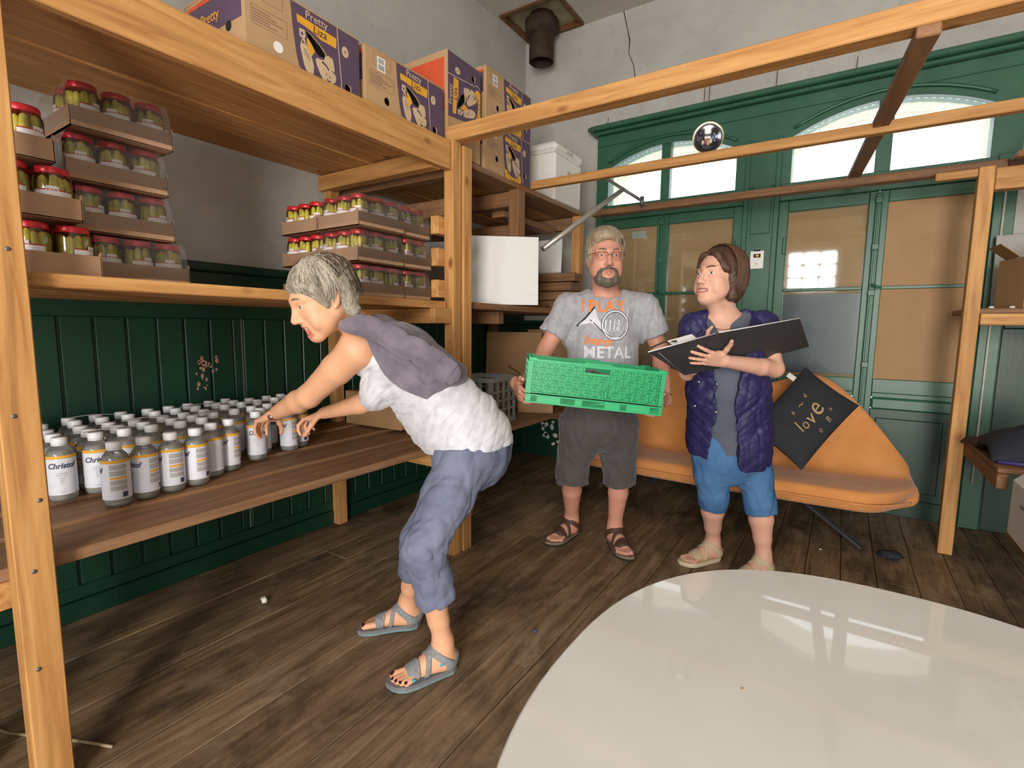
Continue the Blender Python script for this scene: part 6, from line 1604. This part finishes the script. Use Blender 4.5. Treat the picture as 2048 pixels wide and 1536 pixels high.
# ================================================================ WOMAN BENDING OVER THE BOTTLES
def build_bending_woman():
    def ground(px, py, z=0):
        d = cpos(px, py, 1) - Vector((0, 0, CAMZ)); t = (z - CAMZ) / d.z; return Vector((0, 0, CAMZ)) + d * t
    gL, gtL, gR, gtR = ground(912, 1336), ground(792, 1376), ground(842, 1252), ground(725, 1262)
    base = Vector(((gL.x + gR.x) / 2, (gL.y + gR.y) / 2, 0)); P = empty('person', base); tag(P, 'person with grey bob bending forward to set bottles on the lower shelf', 'person')
    M_s = mat_skin('skin_warm', rgb(222, 166, 130), rgb(232, 178, 142)); M_lip = mat_skin('lips_coral', rgb(204, 126, 110), rgb(210, 132, 116))
    r, f = _r0, fh
    bf = Vector((-.89, -.46, 0)).normalized(); bl = Vector((.46, -.89, 0)).normalized()       # facing, and her left (towards the camera)
    shL = cpos(714, 700, 1.83); elL = cpos(618, 792, 1.95); wrL = cpos(548, 828, 2.08)
    hiL = cpos(930, 910, 1.86); shC = shL - bl * .165 + UPV * .01; hiC = hiL - bl * .095; hiR = hiL - bl * .19; shR = shC - bl * .165
    elR = cpos(752, 800, 2.14); wrR = cpos(648, 826, 2.20)
    FL, FR_ = foot_M(gL, gtL), foot_M(gR, gtR); anL, anR = FL @ Vector((.05, 0, .12)), FR_ @ Vector((.05, 0, .12))
    knL = cpos(848, 1098, 1.70); knR = cpos(838, 1080, 1.88)
    w1 = cpos(800, 728, 1.96); w2 = cpos(872, 786, 1.96); pe = cpos(924, 860, 1.95)
    upax = (shC - pe).normalized(); front = (bf - upax * bf.dot(upax)).normalized()
    # head: profile towards the bottles, dipped a little
    fd = (-r * .82 - f * .66 - UPV * .54).normalized(); sidev = fd.cross(UPV).normalized()
    HM = plane_M(cpos(642, 594, 1.76), sidev, fd); sc = 1.10
    s = Sk(); s.frame(HM, sc); add_head(s, 'open', True, 1.0); s.frame()
    nb = HM @ Vector((0, -.03, -.05)); s.cone(shC + UPV * .01, nb, .062, .054, .04)
    limb(s, [shC - upax * .05, w1, w2, pe], [.13, .135, .13, .14], .06, n=front, e=.80); s.cone(shL, shR, .048, .048, .06)
    limb(s, [shL, shL.lerp(elL, .4), elL], [.064, .058, .044], .03); limb(s, [elL, elL.lerp(wrL, .3), wrL], [.043, .045, .027], .02)
    limb(s, [shR, shR.lerp(elR, .5), elR], [.056, .052, .042], .03); limb(s, [elR, elR.lerp(wrR, .3), wrR], [.042, .043, .026], .02)
    for hi, kn, an in ((hiL, knL, anL), (hiR, knR, anR)):
        limb(s, [hi, kn], [.085, .055], .05); limb(s, [kn, kn.lerp(an, .33), kn.lerp(an, .75), an], [.054, .054, .037, .032], .03)
    for FM in (FL, FR_): s.frame(FM, 1.0); add_foot(s, -1 if FM is FL else 1)
    s.frame()
    # hands: left reaching down over a bottle, right closing round another
    dL = (cpos(505, 852, 2.165) - wrL).normalized(); HL = plane_M(wrL, dL, UPV.cross(dL) * -1); zL = HL.to_3x3() @ Vector((0, 0, 1))
    if zL.z < 0: HL = plane_M(wrL, dL, UPV.cross(dL))
    # her left hand, back up: the thumb lies towards her right
    sideL = 1 if (HL.to_3x3() @ Vector((0, 1, 0))).dot(bl) < 0 else -1
    s.frame(HL, .98); add_hand(s, ((.45, .55, .3), (.5, .6, .3), (.55, .65, .35), (.6, .7, .4)), .05, ((.6, .5, -.6), (.75, .1, -.65)), sideL); s.frame()
    dR = (cpos(600, 842, 2.225) - wrR).normalized(); HR = plane_M(wrR, dR, UPV.cross(dR)); 
    if (HR.to_3x3() @ Vector((0, 0, 1))).z < 0: HR = plane_M(wrR, dR, -UPV.cross(dR))
    sideR = 1 if (HR.to_3x3() @ Vector((0, 1, 0))).dot(bl) > 0 else -1
    s.frame(HR, .95); add_hand(s, ((.5, .7, .5), (.6, .8, .5), (.7, .8, .5), (.8, .8, .5)), .03, ((.5, .6, -.6), (.8, -.1, -.6)), sideR); s.frame()
    fine = [box_around([HM @ (Vector(v) * sc) for v in ((0, 0, .12), (0, .1, -.12), (.09, 0, 0), (-.09, 0, 0), (0, -.1, 0))], .02, .0026), box_around([wrL, wrL + dL * .15, wrL + dL * .12 - UPV * .09], .05, .0027), box_around([wrR, wrR + dR * .12 - UPV * .08], .06, .0028)]
    for FM in (FL, FR_): fine.append(box_around([FM @ Vector((.14, 0, .03)), FM @ Vector((.25, 0, .03))], .05, .0032))
    inv = [np.array(FM.inverted()) for FM in (FL, FR_)]; lp = lip_paint(HM, sc, -.099, -.0575, .027, .082)
    def paint(C):
        m = lp(C)
        for iv, g_ in zip(inv, (-1, 1)):
            qv = (np.c_[C, np.ones(len(C))] @ iv.T)[:, :3]
            for (y, x, rr) in ((.026, .238, .0125), (.005, .240, .0090), (-.0115, .232, .0085), (-.026, .220, .0082), (-.039, .204, .0080)):
                m[(np.hypot(qv[:, 0] - (x - rr * .5), qv[:, 1] - y * g_) < rr * .8) & (qv[:, 2] > .022 + rr * 1.25) & (qv[:, 2] < .06)] = 2
        return m
    body = skin_mesh(s, 'body', .0060, fine, paint=paint); k0 = set(bpy.data.objects)
    obj('body', body, [M_s, M_lip, M_nail], P)
    # sleeveless silver top
    g = Sk(); limb(g, [shC - upax * .045, w1, w2, pe - upax * .03], [.140, .152, .152, .172], .06, n=front, e=.86); g.cone(pe, hiC + UPV * .03, .165, .168, .05, n=bf, e=.95); g.cone(shL - bl * .05, shR + bl * .05, .064, .064, .06)
    for q_ in (-1, 1): g.ell(shC - upax * .15 + front * .10 + bl * q_ * .065, (.072, .072, .072), .05)
    g.ell(w2 + front * .075 - upax * .02, (.12, .10, .12), .05)
    g.ell(shL + bl * .035 + bf * .035 - UPV * .02, (.078, .070, .115), .012, 's', rot=(0, .35, 0)); g.ell(shR - bl * .04 + bf * .03, (.075, .065, .11), .012, 's')
    g.ell(shC + UPV * .05 + bf * .07, (.085, .085, .085), .01, 's')
    cutp = cpos(925, 893, 1.95)
    g.post += [folds(41, .0050, 6, 18, upax.cross(front), .1, ridge=.25), folds(42, .0055, 5, 46, bias=upax + bl * .25, ridge=.8, wobs=.7), cut(cutp, (-UPV * .99 - bf * .12))]
    t = NT('silver_slub_jersey'); n1 = t.noise(t.coords((1, 1, 1)), 26, 5); n2 = t.noise(t.coords((1, 1, 1)), 300, 3)
    c = t.ramp(n1, [(.3, rgb(186, 186, 194)), (.7, rgb(212, 212, 219))]); t.bsdf(c, .62, 0, .35, t.bump(n2, .15, .002), Sheen_Weight=.3)
    obj('sleeveless_top', skin_mesh(g, 'sleeveless_top', .0048), t.m, P)
    # jumper slung over the shoulders: a knitted shell over the upper back and two loose sleeves
    B = lambda x, y, d: cpos(x, y, d)
    g = Sk(); limb(g, [shC - upax * .045, w1, w2], [.156, .170, .170], .06, n=front, e=.90); g.cone(shL - bl * .035, shR + bl * .035, .078, .078, .06)
    s0, fr_, ux_, bl_ = nv(shC), nv(front), nv(upax), nv(bl)
    def drapecut(F, X, Y, Z):
        b_ = -((X - s0[0]) * fr_[0] + (Y - s0[1]) * fr_[1] + (Z - s0[2]) * fr_[2]); u_ = (X - s0[0]) * ux_[0] + (Y - s0[1]) * ux_[1] + (Z - s0[2]) * ux_[2]; l_ = (X - s0[0]) * bl_[0] + (Y - s0[1]) * bl_[1] + (Z - s0[2]) * bl_[2]
        lim = .012 + .03 * np.sin(u_ * 14 + 1.2) - .25 * np.clip(u_ + .02, 0, .1); return np.maximum(np.maximum(F, lim - b_), -(u_ + .33 + .05 * np.sin(l_ * 16)))
    g.ell(shC + UPV * .07 + bf * .06, (.07, .07, .07), .01, 's')
    g.post += [folds(51, .0080, 7, 30, upax, .9, ridge=.8), drapecut]
    t = NT('mauve_knit'); wv = t.n('ShaderNodeTexWave'); wv.inputs['Scale'].default_value = 90; wv.inputs['Distortion'].default_value = 1.0; t.l(t.coords((1, 1, 1), rot=(0, .6, .6)), wv.inputs[0])
    n1 = t.noise(t.coords((1, 1, 1)), 12, 4); c = t.ramp(n1, [(.3, rgb(96, 88, 100)), (.7, rgb(128, 118, 132))]); t.bsdf(c, .9, 0, .2, t.bump(wv.outputs[0], .35, .003), Sheen_Weight=.3)
    obj('draped_jumper', skin_mesh(g, 'draped_jumper', .0048), t.m, P)
    g = Sk(); n_ = (B(800, 640, 1.70) - B(840, 700, 1.78)).normalized()
    limb(g, [B(694, 652, 1.745), B(722, 648, 1.75), B(780, 672, 1.755), B(838, 704, 1.76), B(898, 744, 1.775)], [.022, .034, .040, .042, .040], .02, n=f, e=.55)
    g.post += [folds(53, .006, 6, 46, (B(900, 744, 1.77) - B(716, 650, 1.75)), .9)]
    obj('jumper_sleeve', skin_mesh(g, 'jumper_sleeve', .0048), t.m, P)
    g = Sk(); limb(g, [B(852, 712, 1.758), B(906, 750, 1.772)], [.043, .044], .02, n=f, e=.52); g.post += [folds(54, .003, 3, 190, (B(906, 750, 1.77) - B(852, 712, 1.758)), 1.0), cut(B(850, 711, 1.758), B(850, 711, 1.758) - B(906, 750, 1.77)), cut(B(904, 748, 1.77), B(906, 750, 1.77) - B(850, 711, 1.758))]
    obj('ribbed_cuff', skin_mesh(g, 'ribbed_cuff', .0036), t.m, P)
    # cropped trousers
    g = Sk(); g.cone(pe + upax * .03, hiC - UPV * .02, .145, .145, .06, n=bf, e=.90); g.ell(hiC - bf * .055 + bl * .045, (.095, .095, .105), .06); g.ell(hiC - bf * .055 - bl * .05, (.095, .095, .105), .06)
    for hi, kn, an, e_ in ((hiL, knL, anL, .50), (hiR, knR, anR, .46)):
        h2 = kn.lerp(an, e_) - bf * .012; m1 = hi.lerp(kn, .5); limb(g, [hi, m1], [.098, .084], .05); g.cone(m1, kn, .084, .068, .03); g.cone(kn, h2, .068, .070, .02, flat=True)
    g.post += [folds(61, .0062, 7, 32, UPV, .1), cut(cutp + UPV * .03, (UPV * .99 + bf * .12))]
    t = NT('slate_blue_cotton'); n1 = t.noise(t.coords((1, 1, 1)), 7, 5); n2 = t.noise(t.coords((1, 1, 1)), 320, 3)
    c = t.ramp(n1, [(.3, rgb(92, 98, 120)), (.7, rgb(122, 128, 152))]); t.bsdf(c, .8, 0, .25, t.bump(n2, .2, .002))
    tr = skin_mesh(g, 'cropped_trousers', .006); obj('cropped_trousers', tr, t.m, P)
    M_g1, M_g2, M_tl = plain('grey_webbing', rgb(132, 134, 138), .75, var=.25, scale=90), plain('grey_footbed', rgb(110, 112, 116), .8), plain('teal_sole', rgb(118, 142, 146), .8)
    M_ac = plain('blue_tab', rgb(70, 160, 196), .5)
    for FM in (FL, FR_): sandal(P, FM, 1.0, -1 if FM is FL else 1, M_tl, M_g1, M_g2, M_ac)
    # grey bob with darker crown
    H1, H2, H3 = mat_hair('hair_silver', rgb(176, 168, 154), rgb(206, 198, 186)), mat_hair('hair_mid_grey', rgb(126, 112, 94), rgb(150, 136, 116)), mat_hair('hair_dark_brown', rgb(64, 50, 38), rgb(92, 74, 58))
    g = Sk(); g.frame(HM, sc); g.ell((0, -.024, .038), (.0815, .0995, .0830), .01); g.ell((0, -.062, -.012), (.070, .058, .074), .03)
    for q_ in (-1, 1): g.cone((q_ * .066, .034, .035), (q_ * .068, .016, -.022), .016, .009, .02); g.cone((q_ * .064, -.05, .02), (q_ * .056, -.055, -.075), .024, .020, .03)
    g.ell((0, .034, .056), (.062, .044, .032), .02)
    g.ell((0, .094, -.035), (.075, .075, .080), .01, 's'); g.ell((0, .0, -.155), (.12, .15, .070), .015, 's')
    for q_ in (-1, 1): g.ell((q_ * .088, -.012, -.016), (.018, .022, .034), .008, 's')
    g.post += [folds(71, .0024, 6, 120, HM.to_3x3() @ Vector((0, .6, 1)), .9)]
    obj('hair', skin_mesh(g, 'hair', .0034), mat_hair('hair_salt_pepper', rgb(112, 100, 84), rgb(186, 178, 164)), P)
    def gen(rg):
        s_ = rg.choice((-1, 1)); d0 = Vector((s_ * rg.uniform(0, .12), rg.uniform(-.55, .25), 1)); kind = rg.random()
        if kind > .78: d1 = Vector((s_ * rg.uniform(0, .9), -rg.uniform(.45, 1), rg.uniform(-.3, .1)))
        elif kind < .45: d1 = Vector((s_ * rg.uniform(.35, 1), rg.uniform(.35, .95), rg.uniform(-.02, .36)))
        else: d1 = Vector((s_ * 1, rg.uniform(-.9, .35), rg.uniform(-.15, .2)))
        o_ = rg.uniform(1.0, 1.06); pts = [ell_pt(d0.lerp(d1, t), (0, -.025, .038), (.0865 * o_, .1065 * o_, .0855 * o_)) for t in (0, .2, .4, .6, .8, 1)]
        if kind > .45:
            e = pts[-1]; fw = .0 if e.y < -.03 else .02; pts += [e + Vector((0, fw * .5, -.03)), e + Vector((-s_ * .006, fw, -.055 + rg.uniform(0, .02)))]
        dark = d1.y < -.2 or rg.random() < .12; return pts, (2 if dark and rg.random() < .75 else (1 if rg.random() < .4 else 0))
    hair_strands(P, HM, sc, gen, 2600, [H1, H2, H3], 13, .0011)
    head_extras(P, HM, sc, MX, plain('iris_slate', rgb(90, 110, 130), .2), (.1 if sidev.dot(bl) > 0 else -.1, .1), H2, True, 'open', .005)
    for q_ in (-1, 1): MB().ball(HM @ (Vector((q_ * .079, -.002, -.036)) * sc), .0032, 10, 7).build('ear_stud', plain('pearl', rgb(240, 236, 228), .15), P)
    d = (wrL - elL).normalized(); Mw = Matrix.Translation(wrL - d * .012) @ UPV.rotation_difference(d).to_matrix().to_4x4()
    MB().lathe([(.0275, -.006), (.0295, -.005), (.0295, .005), (.0275, .006)], 22, Mw, cap=False).build('watch_band', M_steel, P)
    o2 = Mw @ Vector((0, 0, 0)); cdir = (Vector((0, 0, CAMZ)) - wrL).normalized(); cdir = (cdir - d * cdir.dot(d)).normalized()
    MB().lathe([(.012, 0), (.0125, .003), (.011, .006), (.001, .0062)], 20, Matrix.Translation(wrL - d * .012 + cdir * .026 - UPV * .006) @ UPV.rotation_difference(cdir).to_matrix().to_4x4()).build('watch_case', M_steel, P)
    for o in set(bpy.data.objects) - k0:
        if o.parent is P: o.location = o.location - base
    return P
import time as _t
for fn_ in (build_man, build_vest_woman, build_bending_woman):
    _a = _t.time(); fn_(); print(fn_.__name__, round(_t.time() - _a, 1))
